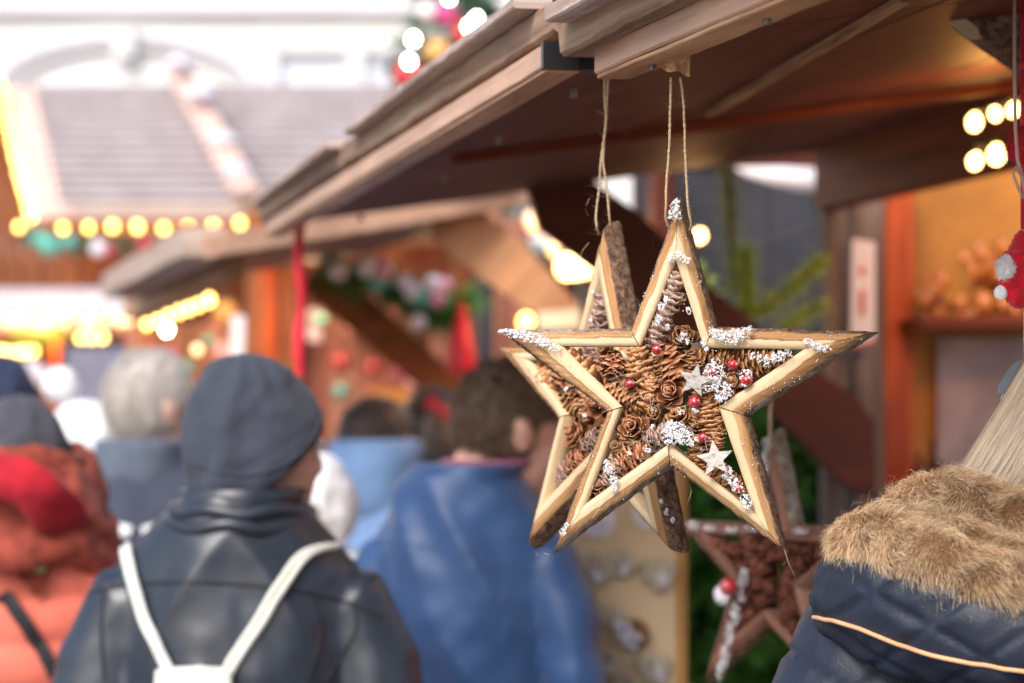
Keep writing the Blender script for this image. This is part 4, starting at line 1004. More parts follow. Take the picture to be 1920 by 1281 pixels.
def fir(base,h,r,label,group,mat='fir',nb=90,nn=110,nl=.022,z0_=.15,wn=.0022,full=.85):
    t=thing('fir_tree',label,'tree',base,group); m=MB(); tube(m,[(0,0,0),(0,0,h*.5),(0,0,h)],[.035*h/2,.022*h/2,.004],10); br=MB(); st=[]
    for k in range(nb):
        f=k/nb; z=h*(z0_+(1-z0_)*f**.9); L=r*(1-f)**full*rnd.uniform(.75,1.1)+.03; a=k*2.4+rnd.uniform(-.3,.3); d=vec(math.cos(a),math.sin(a))
        pts=[UP*z,UP*(z-.02*L)+d*L*.5,UP*(z-.16*L)+d*L]
        tube(br,pts,[.006,.004,.002],5); st+=twig(pts,int(nn*(.3+L/r)),nl)
        for q in range(5):
            s=rnd.choice((-1,1)); b=UP*z+d*L*rnd.uniform(.3,.95)-UP*.06*L; e=b+(d*.7+vec(-d.y,d.x)*s).normalized()*L*rnd.uniform(.2,.4)-UP*.03
            st+=twig([b,(b+e)/2,e],int(nn*.35),nl)
    m.build('trunk',M['trunk'],t); br.build('branches',M['trunk'],t); ribbons(st,wn,'foliage',M[mat],t); return t
p=P(1400,HY,5.45); f1=fir(vec(p.x,p.y,0),1.82,.42,'dark green fir tree standing behind the third star','fir trees','fir',190,230,.03,.45,.004,.4)
p=P(1250,HY,5.8); fir(vec(p.x,p.y,0),1.58,.36,'shorter fir tree half hidden by the ornament board','fir trees','fir',130,190,.03,.45,.004,.4)
p=P(868,HY,9.6); f3=fir(vec(p.x,p.y,0),4.1,.62,'tall fir tree with lamps and baubles rising above the roof','fir trees','fir2',150,150,.05,.15,.006)
def garland(label,pts,r,mat,group,n=1600,nl=.03,w=.003,balls=()):
    t=thing('fir_garland',label,'garland',pts[0],group); pa=[Vector(q)-Vector(pts[0]) for q in pts]
    m=MB(); tube(m,resample(pa,20),.006,6); m.build('wire',M['trunk'],t); st=[]
    pr=resample(pa,60)
    for _ in range(n):
        i=rnd.randrange(60); q=pr[i].lerp(pr[i+1],rnd.random()); d=Vector((rnd.gauss(0,1),rnd.gauss(0,1),rnd.gauss(0,1))).normalized(); k_=abs(rnd.gauss(0,.75)); st.append([q,q+d*r*.5*k_,q+d*r*k_])
    ribbons(st,w,'foliage',M[mat],t)
    for (q,rr,bm) in balls:
        m=MB(); ball(m,(0,0,0),rr,3); o=m.build('bauble',M[bm],t); o.location=Vector(q)-Vector(pts[0])
        m=MB(); lathe(m,[(rr*.2,rr*.9),(rr*.2,rr*1.15),(.0001,rr*1.15)],8); m.build('cap',M['steel'],o)
    return t
for nme,c_ in (('b_red',(.5,.02,.03)),('b_pink',(.65,.3,.38)),('b_white',(.75,.72,.75)),('b_gold',(.6,.35,.1)),('b_teal',(.1,.42,.33)),('b_magenta',(.5,.05,.22))): M[nme]=plain(nme,c_,.18,spec=.6)
for (px,py,rr,bm) in ((766,140,.06,'b_red'),(835,25,.045,'b_magenta'),(872,60,.05,'b_red'),(905,95,.06,'b_red'),(800,20,.04,'b_white'),(820,95,.05,'b_gold')):
    m=MB(); ball(m,(0,0,0),rr,3); o=m.build('bauble',M[bm],f3); o.location=P(px,py,9.1)-f3.location
    m=MB(); lathe(m,[(rr*.2,rr*.9),(rr*.2,rr*1.15),(.0001,rr*1.15)],8); m.build('cap',M['steel'],o)
lights('bright white lamps dotted over the tall fir tree above the roof',[P(775,74,8.9),P(767,115,8.9),P(880,50,9.0),P(893,36,8.9),P(842,-3,8.9),P(815,150,8.9),P(930,60,8.9)],.013,'bulb_white',None)
garland('blue green garland with baubles under the shingled roof edge',[P(50,440,11.8),P(150,462,11.75),P(260,458,11.75),P(360,468,11.75),P(470,462,11.75)],.07,'fir2','garlands',2600,.03,.007,[(P(76,450,11.6),.045,'b_teal'),(P(95,462,11.6),.05,'b_teal'),(P(186,466,11.6),.042,'b_white'),(P(272,458,11.6),.04,'b_red'),(P(205,470,11.6),.03,'b_red'),(P(315,455,11.6),.035,'b_teal'),(P(130,455,11.6),.035,'b_teal')])
garland('dark garland with white and pink baubles behind the orange brace',[P(610,500,7.5),P(680,520,7.5),P(760,560,7.5),P(820,600,7.5),P(880,560,7.5)],.085,'fir','garlands',3200,.03,.006,
   [(P(757,530,7.3),.022,'b_white'),(P(775,548,7.3),.03,'b_white'),(P(790,560,7.3),.03,'b_teal'),(P(812,533,7.3),.028,'b_white'),(P(835,535,7.3),.024,'b_pink'),(P(820,560,7.3),.03,'b_pink'),(P(690,500,7.3),.035,'b_white'),(P(715,510,7.3),.035,'b_pink'),(P(635,507,7.3),.03,'b_white'),(P(785,605,7.3),.025,'b_white'),(P(710,530,7.3),.03,'b_teal')])
garland('thin lime green garland over the low stall rail',[P(30,622,10.2),P(80,632,10.2),P(120,626,10.2)],.05,'lime','garlands',500,.03,.006)
garland('pale green bushy garland hanging upright in the gap beside the grey post',[P(1362,318,4.9),P(1368,380,4.9),P(1372,450,4.9),P(1380,545,4.9)],.030,'palegreen','green hanging sprays',2600,.02,.0022)
garland('lime green spray slanting up to the grey post',[P(1378,585,4.85),P(1430,580,4.85),P(1490,535,4.85),P(1545,486,4.85)],.028,'lime','green hanging sprays',2600,.02,.002)
garland('lime green upright sprig beside the pale garland',[P(1396,470,4.87),P(1400,520,4.87),P(1402,590,4.87)],.034,'lime','green hanging sprays',1500,.02,.002)
garland('lower short lime green spray',[P(1440,650,4.86),P(1490,600,4.86),P(1545,570,4.86)],.026,'lime','green hanging sprays',1200,.02,.002)
garland('faint green spray right beside the top spike of the large star',[P(1310,500,5.2),P(1330,540,5.2),P(1345,590,5.2)],.024,'lime','green hanging sprays',400,.02,.003)

# ================================================================== HANGING ODDS AND ENDS
M['ribbon']=plain('red_ribbon',(.72,.02,.05),.5,40,.15)
rb=MB(); pl=[P(563,418,4.62),P(560,480,4.62),P(566,560,4.62),P(560,640,4.62),P(563,705,4.62)]; rb_=resample(pl,30); vs=[]
for i,q in enumerate(rb_): 
    a=.35*math.sin(i*.5)+.3; w=.0105; d=vec(math.cos(a),math.sin(a))*w; vs+= [q-d,q+d,q+d+vec(0,.0015),q-d+vec(0,.0015)]
rb.add(vs,[(4*i+j,4*i+(j+1)%4,4*i+4+(j+1)%4,4*i+4+j) for i in range(30) for j in range(4)]+[(0,1,2,3)])
o=rb.build('ribbon',M['ribbon'],None,True,pl[0]); setp(o,'long red ribbon hanging from the far end of the flap above the grey beanie','ribbon')
m=MB(); lathe(m,[(.0001,.0),(.016,-.005),(.03,-.06),(.040,-.12),(.036,-.135),(.0001,-.125)],16); ball(m,(.0,0,.012),.014,2)
o=m.build('hanging_decoration',M['ribbon'],None); o.location=P(865,592,6.4); o.scale=(1,1,1.15); setp(o,'red bell shaped cloth decoration hanging before the dark brace','decoration')
m=MB(); tube(m,[(0,0,.012),(0,0,.35)],.002,6); m.build('cord',M['ribbon'],o)
m=MB(); tube(m,resample([P(800,750,6.4),P(835,775,6.4),P(865,805,6.4)],10),[.014+.004*math.sin(k) for k in range(11)],10); setp(m.build('hanging_decoration',M['ribbon'],None,True,P(835,775,6.4)),'short slanting red cloth sash left of the short haired man','decoration')
# ornament board
OB=thing('ornament_board','pale plywood board covered with round pale ornaments, right of the blue jacket','display board',P(1178,1100,4.36))
M['edge']=wood('ply_edge',(.72,.42,.16),(.6,.32,.1),(.4,.2,.06),.6,1,60,.2)
def obp(x,y,o=0): return P(x,y,4.36-o)-OB.location
m=MB(); A=[obp(1052,1330),obp(1266,1330),obp(1266,868),obp(1052,872)]; flat(m,A,-.012 if False else .012); m.build('panel',M['plywood'],OB,False)
m=MB(); beam(m,obp(1276,1330),obp(1276,866),.022,.018,up=(0,1,0),ch=.002); m.build('edge_strip',M['edge'],OB,False)
m=MB(); 
for x in (1075,1245): beam(m,obp(x,1330),obp(x,1330)-UP*1.2,.03,.03,up=(0,1,0),ch=.003)
m.build('leg',M['edge'],OB,False)
on=NT('grey_moss'); n_=on.noise(on.coord('Object'),130,5,.7); on.col(on.ramp(n_,[(.3,(.36,.30,.19)),(.5,(.60,.54,.40)),(.68,(.78,.75,.64))])); on.set(Roughness=.9); on.bump(n_,1,.004); M['moss']=on.m
M['paleflower']=plain('pale_lilac_flower',(.74,.74,.84),.6,60,.15); M['slicebark']=plain('slice_bark',(.2,.11,.06),.9,60,.4)
for i,(px,py,r,kind,txt) in enumerate(((1120,975,34,1,'white round slice at the top of the board'),(1112,1068,34,0,'mossy wreath upper left on the board'),(1165,1058,26,0,'small mossy wreath in the upper middle of the board'),(1235,1075,36,0,'mossy heart at the upper right of the board'),(1100,1148,34,0,'mossy wreath at the left edge of the board beside the jacket'),
   (1150,1160,22,2,'small moss clump in the middle of the board'),(1188,1190,30,3,'lilac flower with brown slice in the board centre'),(1135,1245,26,0,'mossy clump low on the left of the board'),(1225,1250,34,0,'large mossy heart at the lower right of the board'),(1170,1290,26,0,'mossy clump at the bottom of the board'),(1215,960,30,1,'white slice half hidden behind the star leg'),(1100,1290,22,3,'lilac flower at the bottom left of the board'))):
    c=P(px,py,4.345); rr=r*4.36/F; t=thing('ornament',txt,'ornament',c,'ornaments on the board')
    if kind in(0,2):
        m=MB()
        for k in range(16): a=2*PI*k/16; hx=16*math.sin(a)**3/17 if 'heart' in txt else math.cos(a); hz=(13*math.cos(a)-5*math.cos(2*a)-2*math.cos(3*a))/16 if 'heart' in txt else math.sin(a); ball(m,(hx*rr*.7,-.006,hz*rr*.7),rr*.34,2,jit=.6,seed=k+px)
        for k in range(6): ball(m,(rnd.gauss(0,rr*.25),-.008,rnd.gauss(0,rr*.25)),rr*.3,2,jit=.6,seed=k)
        m.build('moss_ring',M['moss'],t)
        m=MB(); [ball(m,(rr*.2+rnd.gauss(0,rr*.14),-.02,-rr*.3+rnd.gauss(0,rr*.14)),rr*.16,2,jit=.3,seed=k) for k in range(7)]; m.build('flower',M['paleflower'],t)
    else:
        m=MB(); tube(m,[vec(0,.0,0),vec(0,-.012,0)],rr,20); m.build('slice',M['slicebark' if kind==3 else 'paper'],t,False)
        m=MB(); [ball(m,(-rr*.3*(kind==3)+rnd.gauss(0,rr*.3),-.02,rnd.gauss(0,rr*.35)),rr*.24,2,jit=.3,seed=k) for k in range(11)]; m.build('flower',M['paleflower'],t)
# small red and white baubles by the third star
for (px,py,r,mt,lb) in ((1360,1115,22,'b_white','white bauble hanging low left of the third star'),(1371,1098,17,'b_red','red bauble above the white one, left of the third star')):
    m=MB(); rr=r*3.2/F; ball(m,(0,0,0),rr,3); o=m.build('bauble',M[mt],None); o.location=P(px,py,3.2); setp(o,lb,'bauble')
    m=MB(); lathe(m,[(rr*.2,rr*.9),(rr*.2,rr*1.15),(.0001,rr*1.15)],8); m.build('cap',M['steel'],o)

# ================================================================== PEOPLE
def skin(name,c):
    t=NT(name); n=t.noise(t.coord(),18,4); t.col(t.ramp(n,[(.3,tuple(x*.85 for x in c)),(.7,c)])); t.set(Roughness=.5); t.b.inputs['Subsurface Weight'].default_value=.15; t.b.inputs['Subsurface Radius'].default_value=(.02,.008,.005); return t.m
M['skin']=skin('skin',(.72,.42,.33)); M['skin_ruddy']=skin('ruddy_skin',(.55,.22,.16)); M['eye']=plain('eye',(.75,.75,.75),.2)
def cloth(name,c,rough=.8,bs=500,var=.15,sheen=.1,bump=.3,spec=.3,nscale=25):
    t=NT(name); n=t.noise(t.coord(),nscale,5); t.col(t.ramp(n,[(.3,tuple(x*(1-var) for x in c)),(.7,tuple(min(1,x*(1+var)) for x in c))]))
    t.set(Roughness=rough); t.b.inputs['Sheen Weight'].default_value=sheen; t.b.inputs['Specular IOR Level'].default_value=spec
    t.bump(t.noise(t.coord(),bs,3,.6),bump,.0008); return t.m
M['leather']=cloth('dark_leather',(.022,.029,.043),.34,260,.2,0,.5,.6,9)
M['knit_blue']=cloth('blue_grey_fleece',(.052,.060,.082),.95,900,.12,.1,.5,.1,300)
M['blue']=cloth('blue_jacket_cloth',(.022,.064,.175),.48,200,.18,.2,.3,.4,8)
M['navy']=cloth('navy_collar_cloth',(.02,.03,.07),.7); M['navyq']=cloth('navy_quilted_nylon',(.014,.020,.038),.5,300,.2,.0,.6,.4,12)
M['trouser']=cloth('dark_trousers',(.03,.03,.04)); M['shoe']=plain('shoe',(.02,.015,.012),.4)
M['greyjacket']=cloth('slate_blue_jacket',(.05,.06,.092),.8); M['bluescarf']=cloth('dusty_blue_collar',(.10,.125,.17),.9)
M['orange']=cloth('orange_puffer',(.66,.15,.10),.75,200,.15,.1,.2,.4,10); M['redscarf']=cloth('red_scarf',(.40,.012,.025),.9,300,.3); M['rustscarf']=cloth('rust_scarf',(.27,.055,.035),.9,300,.45,.1,.6,.2,40); M['greenscarf']=cloth('olive_scarf',(.22,.22,.09),.9)
M['white_knit']=cloth('white_knit',(.8,.8,.82),.95,300); M['lightblue']=cloth('light_blue_jacket',(.20,.34,.60),.7); M['cream']=cloth('cream_coat',(.6,.55,.45),.8); M['dark_knit']=cloth('dark_knit_hat',(.06,.06,.075),.95)
M['cord']=cloth('white_cord',(.68,.70,.64),.8,600,.12,.2,.8,.2,150); M['blackstrap']=cloth('black_strap',(.012,.012,.016),.6)
M['hair_brown']=cloth('brown_hair',(.15,.095,.066),.5,300,.5,.1,1.0,.4,60); M['hair_grey']=cloth('silver_hair',(.55,.51,.47),.6,250,.25,.3,1.0,.4,90); M['hair_dark']=cloth('dark_hair',(.03,.015,.011),.5,300,.3,.3,1,.4,60); M['shirt']=cloth('plum_shirt',(.30,.10,.16),.8)
def folds(a=.006,s=9,seed=0,vert=.5):
    def f(p):
        q=Vector((p.x*s,p.y*s,p.z*s*vert+seed)); n=noise.noise(q+Vector((seed,0,0))); n2=noise.noise(Vector((p.x*s*2.3,p.y*s*2,p.z*s*.9+seed*2)))
        return a*(1-2*abs(n))+a*.5*n2
    return f
def puffs(p): return .012*abs(math.sin(p.z*PI/.075+noise.noise(p*3)*.8))**.6-.006+.003*noise.noise(p*22)
def head_mesh(m,c,s,yaw,pitch=0,ears=True):
    R_=Matrix.Rotation(yaw,3,'Z')@Matrix.Rotation(-pitch,3,'X')
    def E(x,y,z,rx,ry,rz,sub=3): ball(m,c+R_@Vector((x,y,z))*s,(rx*s,ry*s,rz*s),sub,rot=R_)
    E(0,-.012,.025,.076,.096,.098); E(0,.03,-.05,.056,.06,.066); E(0,.072,-.1,.026,.022,.02); E(0,.088,.0,.013,.02,.028); E(0,.1,-.018,.015,.016,.012)
    E(0,.084,-.056,.024,.012,.007); E(0,.083,-.068,.02,.012,.007); E(.032,.068,-.025,.024,.02,.022); E(-.032,.068,-.025,.024,.02,.022); E(0,.078,.032,.05,.015,.012)
    for sx in (-1,1) if ears else ():
        E(sx*.078,-.006,-.006,.010,.019,.03); E(sx*.086,-.014,.004,.008,.017,.024); E(sx*.079,.0,-.028,.008,.011,.012)
    return R_
def hand(m,w,d,s,mir):
    d=d.normalized(); side=Vector((0,1,0)); side=(side-d*side.dot(d)).normalized(); n=d.cross(side)*mir
    ball(m,w+d*.045*s,(.02*s,.038*s,.05*s),2)
    for k,(o,l) in enumerate(((-.026,.066),(-.009,.076),(.009,.072),(.026,.056))):
        a=w+d*.085*s+side*o*s*-1; tube(m,[a-d*.02*s,a+d*l*.45*s-n*.004*s,a+d*l*.8*s-n*.014*s,a+d*l*.95*s-n*.026*s],[.0095*s,.009*s,.008*s,.006*s],8)
    a=w+d*.03*s+side*.03*s; tube(m,[a-side*.01*s,a+side*.022*s+d*.025*s,a+side*.026*s+d*.052*s],[.012*s,.01*s,.008*s],8)
def person(label,bx,hx,hy,Y,jacket,yaw=0,hyaw=0,sw=.19,disp=None,skinm='skin',group=None,collar=None,pitch=0,sleeve=.062,arm=(.26,.30),hipw=.2,jname='jacket',hz=1.59,dY=0,vox=.009,female=False,hk=.95,ears=True):
    hp=P(hx,hy,Y+dY); s=hp.z/hz; root=P(bx,HY,Y); root.z=0
    t_=thing  # person body itself is the top-level mesh
    Ry=Matrix.Rotation(yaw,3,'Z'); off=Ry.inverted()@(hp-root-vec(0,0,hp.z)); 
    HC=Vector((off.x,off.y,hz*s))
    m=MB()
    nb=Vector((0,-.01,1.47))*s; sh=.165*s*(sw/.19)
    tube(m,[vec(0,0,.86)*s,vec(0,0,.95)*s,vec(0,0,1.1)*s,vec(0,0,1.3)*s,vec(0,0,1.42)*s,vec(0,-.01,1.47)*s],[(.15*s,.1*s),(.155*s,.1*s),(.13*s,.09*s),(.16*s,.105*s),(.13*s,.085*s),(.07*s,.06*s)],16,ref=(0,1,0))
    tube(m,[nb-UP*.04*s,nb.lerp(HC,.4),HC-UP*.03*s],[.062*s,.054*s,.05*s],12,ref=(0,1,0))
    RH=head_mesh(m,HC,s*hk,hyaw-yaw,pitch,ears)
    arms=[]
    for sx in (-1,1):
        S=Vector((sx*sh*.95,-.01*s,1.335*s)); El=Vector((sx*arm[0]*s*(sw/.19)*.92,-.03*s,1.11*s)); Wr=Vector((sx*arm[0]*s*(sw/.19)*.92,.09*s,.88*s)); arms.append((S,El,Wr))
        tube(m,[S-Vector((sx*.05*s,0,0)),S,El,Wr],[.05*s,.052*s,.038*s,.027*s],12); hand(m,Wr,(Wr-El),s,sx)
        tube(m,[vec(sx*.085,0,.92)*s,vec(sx*.095,.01,.5)*s,vec(sx*.1,-.01,.08)*s],[.085*s,.055*s,.038*s],12,ref=(0,1,0)); ball(m,vec(sx*.1,.05,.045)*s,(.04*s,.11*s,.035*s),2)
    me=remesh(m,vox,4,'person',[M[skinm]]); root_o=link('person',me,None,root,(0,0,yaw)); setp(root_o,label,'person',group)
    for sx in (-1,1):
        m=MB(); ball(m,HC+RH@Vector((sx*.03,.083,.008))*s*hk,.012*s*hk,2); m.build('eye',M['eye'],root_o)
    # jacket
    m=MB(); k=sw/.19
    tube(m,[vec(0,0,.84)*s,vec(0,0,.95)*s,vec(0,.0,1.12)*s,vec(0,0,1.26)*s,vec(0,0,1.34)*s,vec(0,-.005,1.395)*s,vec(0,-.010,1.435)*s,vec(0,-.012,1.475)*s,vec(0,-.015,1.505)*s],
         [(hipw*s,.145*s),(hipw*s,.14*s),(.178*k*s,.128*s),(.188*k*s,.135*s),(.192*k*s,.125*s),(.182*k*s,.112*s),(.150*k*s,.10*s),(.108*s,.086*s),(.078*s,.078*s)],28,ref=(0,1,0))
    for (S,El,Wr) in arms:
        sx=1 if S.x>0 else -1
        tube(m,[S-Vector((sx*.07*s,0,-.005*s)),S+Vector((sx*.006*s,0,.002*s)),S.lerp(El,.35)+Vector((sx*.012*s,0,0)),El,El.lerp(Wr,.5),Wr],[sleeve*.95*s,sleeve*1.12*s,sleeve*1.08*s,sleeve*.92*s,sleeve*.8*s,sleeve*.62*s],18)
    jm=remesh(m,vox,7,jname,[M[jacket]])
    if disp: displace(jm,disp)
    jo=link(jname,jm,root_o)
    m=MB()
    for sx in (-1,1): tube(m,[vec(sx*.08,0,.93)*s,vec(sx*.095,.01,.5)*s,vec(sx*.1,-.01,.07)*s],[.115*s,.085*s,.07*s],16,ref=(0,1,0))
    tube(m,[vec(0,0,.86)*s,vec(0,0,.98)*s],[(.165*s,.115*s),(.16*s,.11*s)],20,ref=(0,1,0)); tm=remesh(m,.014,5,'trousers',[M['trouser']]); link('trousers',tm,root_o)
    for sx in (-1,1):
        m=MB(); ball(m,vec(sx*.1,.045,.045)*s,(.05*s,.135*s,.048*s),3); 
        for i,v in enumerate(m.v): 
            if v[2]<.012: m.v[i]=(v[0],v[1],.003)
        m.build('shoe',M['shoe'],root_o)
    if collar:
        cm,ch,cr=collar; m=MB(); N=40; prof=[(cr*.62,-.085),(cr*.95,-.065),(cr*1.06,-.03),(cr*1.03,.008),(cr,ch*.5),(cr+.004,ch*.92),(cr-.002,ch),(cr-.010,ch*.9),(cr-.012,0)]
        vs=[]
        for i,(r_,z) in enumerate(prof):
            for q in range(N):
                a=2*PI*q/N; lean_=(HC-nb); tt=max(0,z)/.16; w=1+.05*noise.noise(Vector((a*2,z*30,bx)))
                drop=.035*max(0,math.sin(a))*s   # lower at the throat
                vs.append(Vector((math.cos(a)*r_*w*s+HC.x*min(.8,tt*1.2),math.sin(a)*r_*w*(.94 if z<0 else 1.0)*s-.012*s+HC.y*min(.8,tt*1.2),1.475*s+z*s-drop)))
        fs=[(i*N+q,i*N+(q+1)%N,((i+1)%len(prof))*N+(q+1)%N,((i+1)%len(prof))*N+q) for i in range(len(prof)) for q in range(N)]
        m.add(vs,fs); m.build('collar',M[cm],root_o)
    bpy.context.view_layer.update()
    return dict(o=root_o,s=s,hs=s*hk,HC=HC,RH=RH,j=jo,nb=nb,yaw=yaw)
def hair_cap(p,mat,name='hair',low=-.03,front=.045,grow=1.10,jit=.10,long=0,freq=6,sub=4,amp=1,tex=0):
    """hair as one skin over the skull; pushed inside the head where the face and neck are bare"""
    m=MB(); vs,fs=ico(sub); s=p['hs']; out=[]
    for v in vs:
        q=Vector((v.x*.078,v.y*.098-.012,v.z*.1+.025)); cover=1.0
        hz_=low+ (0 if q.y<.02 else (q.y-.02)*1.2)
        if q.z<hz_: cover-= (hz_-q.z)*24
        if q.y>front and q.z<.085: cover-= (q.y-front)*28
        if q.y>.012 and q.z<.045 and not long: cover-= (q.y-.012)*34*min(1,(.045-q.z)*30)
        cover=max(0,min(1,cover)); g=.86+(grow-.86)*cover+jit*cover*(noise.noise(v*freq)+.5*noise.noise(v*freq*3))*.5
        if long and q.y<.03 and q.z<low+.04: q.z-=long*max(0,min(1,(low+.06-q.z)*9))
        out.append(p['HC']+p['RH']@(Vector((q.x*g,(q.y+.012)*g-.012,(q.z-.025)*g+.025)))*s)
    m.add(out,fs); o=m.build(name,M[mat],p['o'])
    if tex:
        o.data.update(); mi_=p['RH']@Vector((0,-.25,-.8)); c_=p['HC']; sprout(o.data,tex,.016*p['s'],mi_,.0009,'short_hair',M[mat],o,keep=lambda q,n:(q-c_).length>.083*s)
    return o
def hat(p,mat,name='beanie',R0=.098,top=.145,back=-.075,front=.045,lean=(0,0),band=True,flat_=2.9,wr=.004):
    m=MB(); N=72; K=30; s=p['hs']; vs=[]
    for k in range(K+1):
        f=k/K
        for q in range(N):
            a=2*PI*q/N; d=Vector((math.cos(a),math.sin(a),0))    # y+ = face
            rim=back+(front-back)*(.5+.5*math.sin(a))**1.2
            z=rim+(top-rim)*(f**.9); zz=(z+.06)/(top+.06)
            r=R0*max(0.0,1-max(0,zz)**flat_)**.5*(1.0 if z>-.02 else 1-(-.02-z)*1.9)
            if f<.02: r*=.97
            if band and .17<f<.20: r*=.975
            w=wr*noise.noise(Vector((d.x*2.2,d.y*2.2,z*16)))*2+wr*.8*noise.noise(Vector((d.x*5,d.y*5,z*45)))+.002*(1 if band and f<.17 else 0)
            vs.append(p['HC']+p['RH']@Vector((d.x*(r*.96+w)+lean[0]*f*f,(d.y*(r*1.1+w))-.012+lean[1]*f*f,z))*s)
    b=len(vs)
    fs=[(k*N+q,k*N+(q+1)%N,(k+1)*N+(q+1)%N,(k+1)*N+q) for k in range(K) for q in range(N)]
    fs.append(tuple(range(K*N,K*N+N)))
    m.add(vs,fs); o=m.build(name,M[mat],p['o']); sd=o.modifiers.new('s','SOLIDIFY'); sd.thickness=.004; sd.offset=-1; return o
def strip_on(bvh,pix,half,off,name,mat,parent,thick=.003,n=40,round_=None,twist=0):
    """strap or cord laid on the clothing"""
    pts=[]; last=None
    for i in range(n+1):
        t=i/n*(len(pix)-1); j=min(int(t),len(pix)-2); f=t-j
        a=Vector((*pix[j],0)); b=Vector((*pix[j+1],0)); c0=Vector((*pix[max(j-1,0)],0)); c3=Vector((*pix[min(j+2,len(pix)-1)],0))
        x=.5*((2*a)+(b-c0)*f+(2*c0-5*a+4*b-c3)*f*f+(3*a-c0-3*b+c3)*f**3)
        h=hit(bvh,x.x,x.y,off)
        if h is not None: pts.append(h)
    if len(pts)<3: return None
    pts=resample(pts,n)
    for _ in range(3): pts=[pts[0]]+[(pts[i-1]+pts[i]*2+pts[i+1])/4 for i in range(1,len(pts)-1)]+[pts[-1]]
    m=MB()
    if round_: tube(m,pts,round_,8)
    else: tube(m,pts,[(half,thick)]*len(pts),8,ref=(0,-1,.2))
    mw=parent.matrix_world.inverted(); m.v=[tuple(mw@Vector(v)) for v in m.v]
    return m.build(name,M[mat],parent)

def grow(me,n,length,comb,width,name,mat,parent,keep=None,jit=.45,seg=4):
    me.calc_loop_triangles(); tr=me.loop_triangles; ar=np.array([t.area for t in tr]); cum=np.cumsum(ar); cum/=cum[-1]
    pick=np.searchsorted(cum,np.random.default_rng(3).random(n)); st=[]
    vs=me.vertices
    for ti in pick:
        t=tr[int(ti)]; a,b=rnd.random(),rnd.random()
        if a+b>1: a,b=1-a,1-b
        p=vs[t.vertices[0]].co*(1-a-b)+vs[t.vertices[1]].co*a+vs[t.vertices[2]].co*b; nn=t.normal
        if keep and not keep(p,nn): continue
        cl=Vector((noise.noise(p*45),noise.noise(p*45+Vector((9,0,0))),noise.noise(p*45+Vector((0,9,0)))))
        c=comb(p) if callable(comb) else comb
        L=length*rnd.uniform(.6,1.25)*(1+.5*cl.x); d0=(nn*1.0+c*.5+cl*.5+Vector((rnd.gauss(0,1),rnd.gauss(0,1),rnd.gauss(0,1)))*jit*.35).normalized()
        d1=(nn*.45+c*1.1+cl*1.0+Vector((rnd.gauss(0,1),rnd.gauss(0,1),rnd.gauss(0,1)))*jit*.3).normalized()
        pts=[p-nn*.001]; q=pts[0]
        for k in range(seg-1): d=d0.lerp(d1,k/(seg-2)).normalized(); q=q+d*L/(seg-1); pts.append(q)
        st.append(pts)
    return ribbons(st,width,name,mat,parent)
sprout=grow
# --- man in the grey beanie
p1=person('man in grey blue beanie and dark leather jacket with white cord bag, seen from behind',448,488,840,3.5,'leather',0,R(-48),.178,lambda p:.010*noise.noise(Vector((p.x*10,p.y*7,p.z*2.2+3)))+.008*(1-2.2*abs(noise.noise(Vector(((abs(p.x)+p.z*.8)*8,(abs(p.x)-p.z*.8)*2,p.y*4+5)))))-.003+.002*noise.noise(p*26),'skin',None,('leather',.035,.086),pitch=R(2),sleeve=.060,vox=.007,hz=1.565,ears=False)
hat(p1,'knit_blue',R0=.096,top=.140,back=-.105,front=.055,lean=(-.014,-.008),flat_=3.6,wr=.006)
hatb=bvh_of([c for c in p1['o'].children if c.name.startswith('beanie')][0])
strip_on(hatb,[(368,868),(420,886),(480,888),(540,866),(585,820),(604,775)],0,.001,'seam','greyjacket',p1['o'],n=60,round_=.0022)
b1=bvh_of(p1['j'])
for pix in ([(130,1128),(200,1103),(300,1093),(420,1094),(540,1106),(640,1126),(715,1158)],[(196,1105),(190,1180),(196,1275)],[(590,1120),(600,1190),(578,1275)],[(662,1128),(668,1180),(640,1230),(610,1278)]):
    strip_on(b1,pix,0,.0004,'seam','blackstrap',p1['o'],n=60,round_=.0024)
cf=MB()
for k,(r_,z) in enumerate(((.099,-.004),(.094,.016))):
    N=40; pts=[Vector((math.cos(2*PI*q/N)*r_*p1['s']+p1['HC'].x*.35*k/3,math.sin(2*PI*q/N)*r_*p1['s']-.012,(1.462+z+.004*math.sin(q*.9+k*2)-.03*max(0,math.sin(2*PI*q/N)))*p1['s'])) for q in range(N+1)]
    tube(cf,pts,[(.008,.010)]*(N+1),8)
cf.build('collar_folds',M['leather'],p1['o'])
bag=thing('drawstring_bag','white double cords of a drawstring bag worn on the leather jacket','bag',hit(b1,380,1275,.02))
def cordset(pix,dx):
    for d in dx: 
        o=strip_on(b1,[(x+d,y) for x,y in pix],0,.008,'cord','cord',p1['o'],n=60,round_=.0048)
        if o: 
            mw=o.matrix_world.copy(); o.parent=None; bpy.context.view_layer.update(); o.matrix_world=mw
            o.data.transform(p1['o'].matrix_world); o.matrix_world=Matrix.Identity(4); o.data.transform(bag.matrix_world.inverted() if False else Matrix.Translation(-bag.location)); o.parent=bag
cordset([(240,1003),(243,1040),(258,1100),(285,1180),(330,1272)],(-5,6)); cordset([(618,1028),(570,1040),(530,1090),(490,1160),(440,1235),(420,1272)],(-7,8))
m=MB(); c0=bag.location
def bp(px,py,o): 
    h=hit(b1,px,py,o); return (h if h is not None else P(px,py,3.3))-c0
ball(m,bp(372,1460,.05),(.09,.05,.11),4,jit=.15,seed=3)
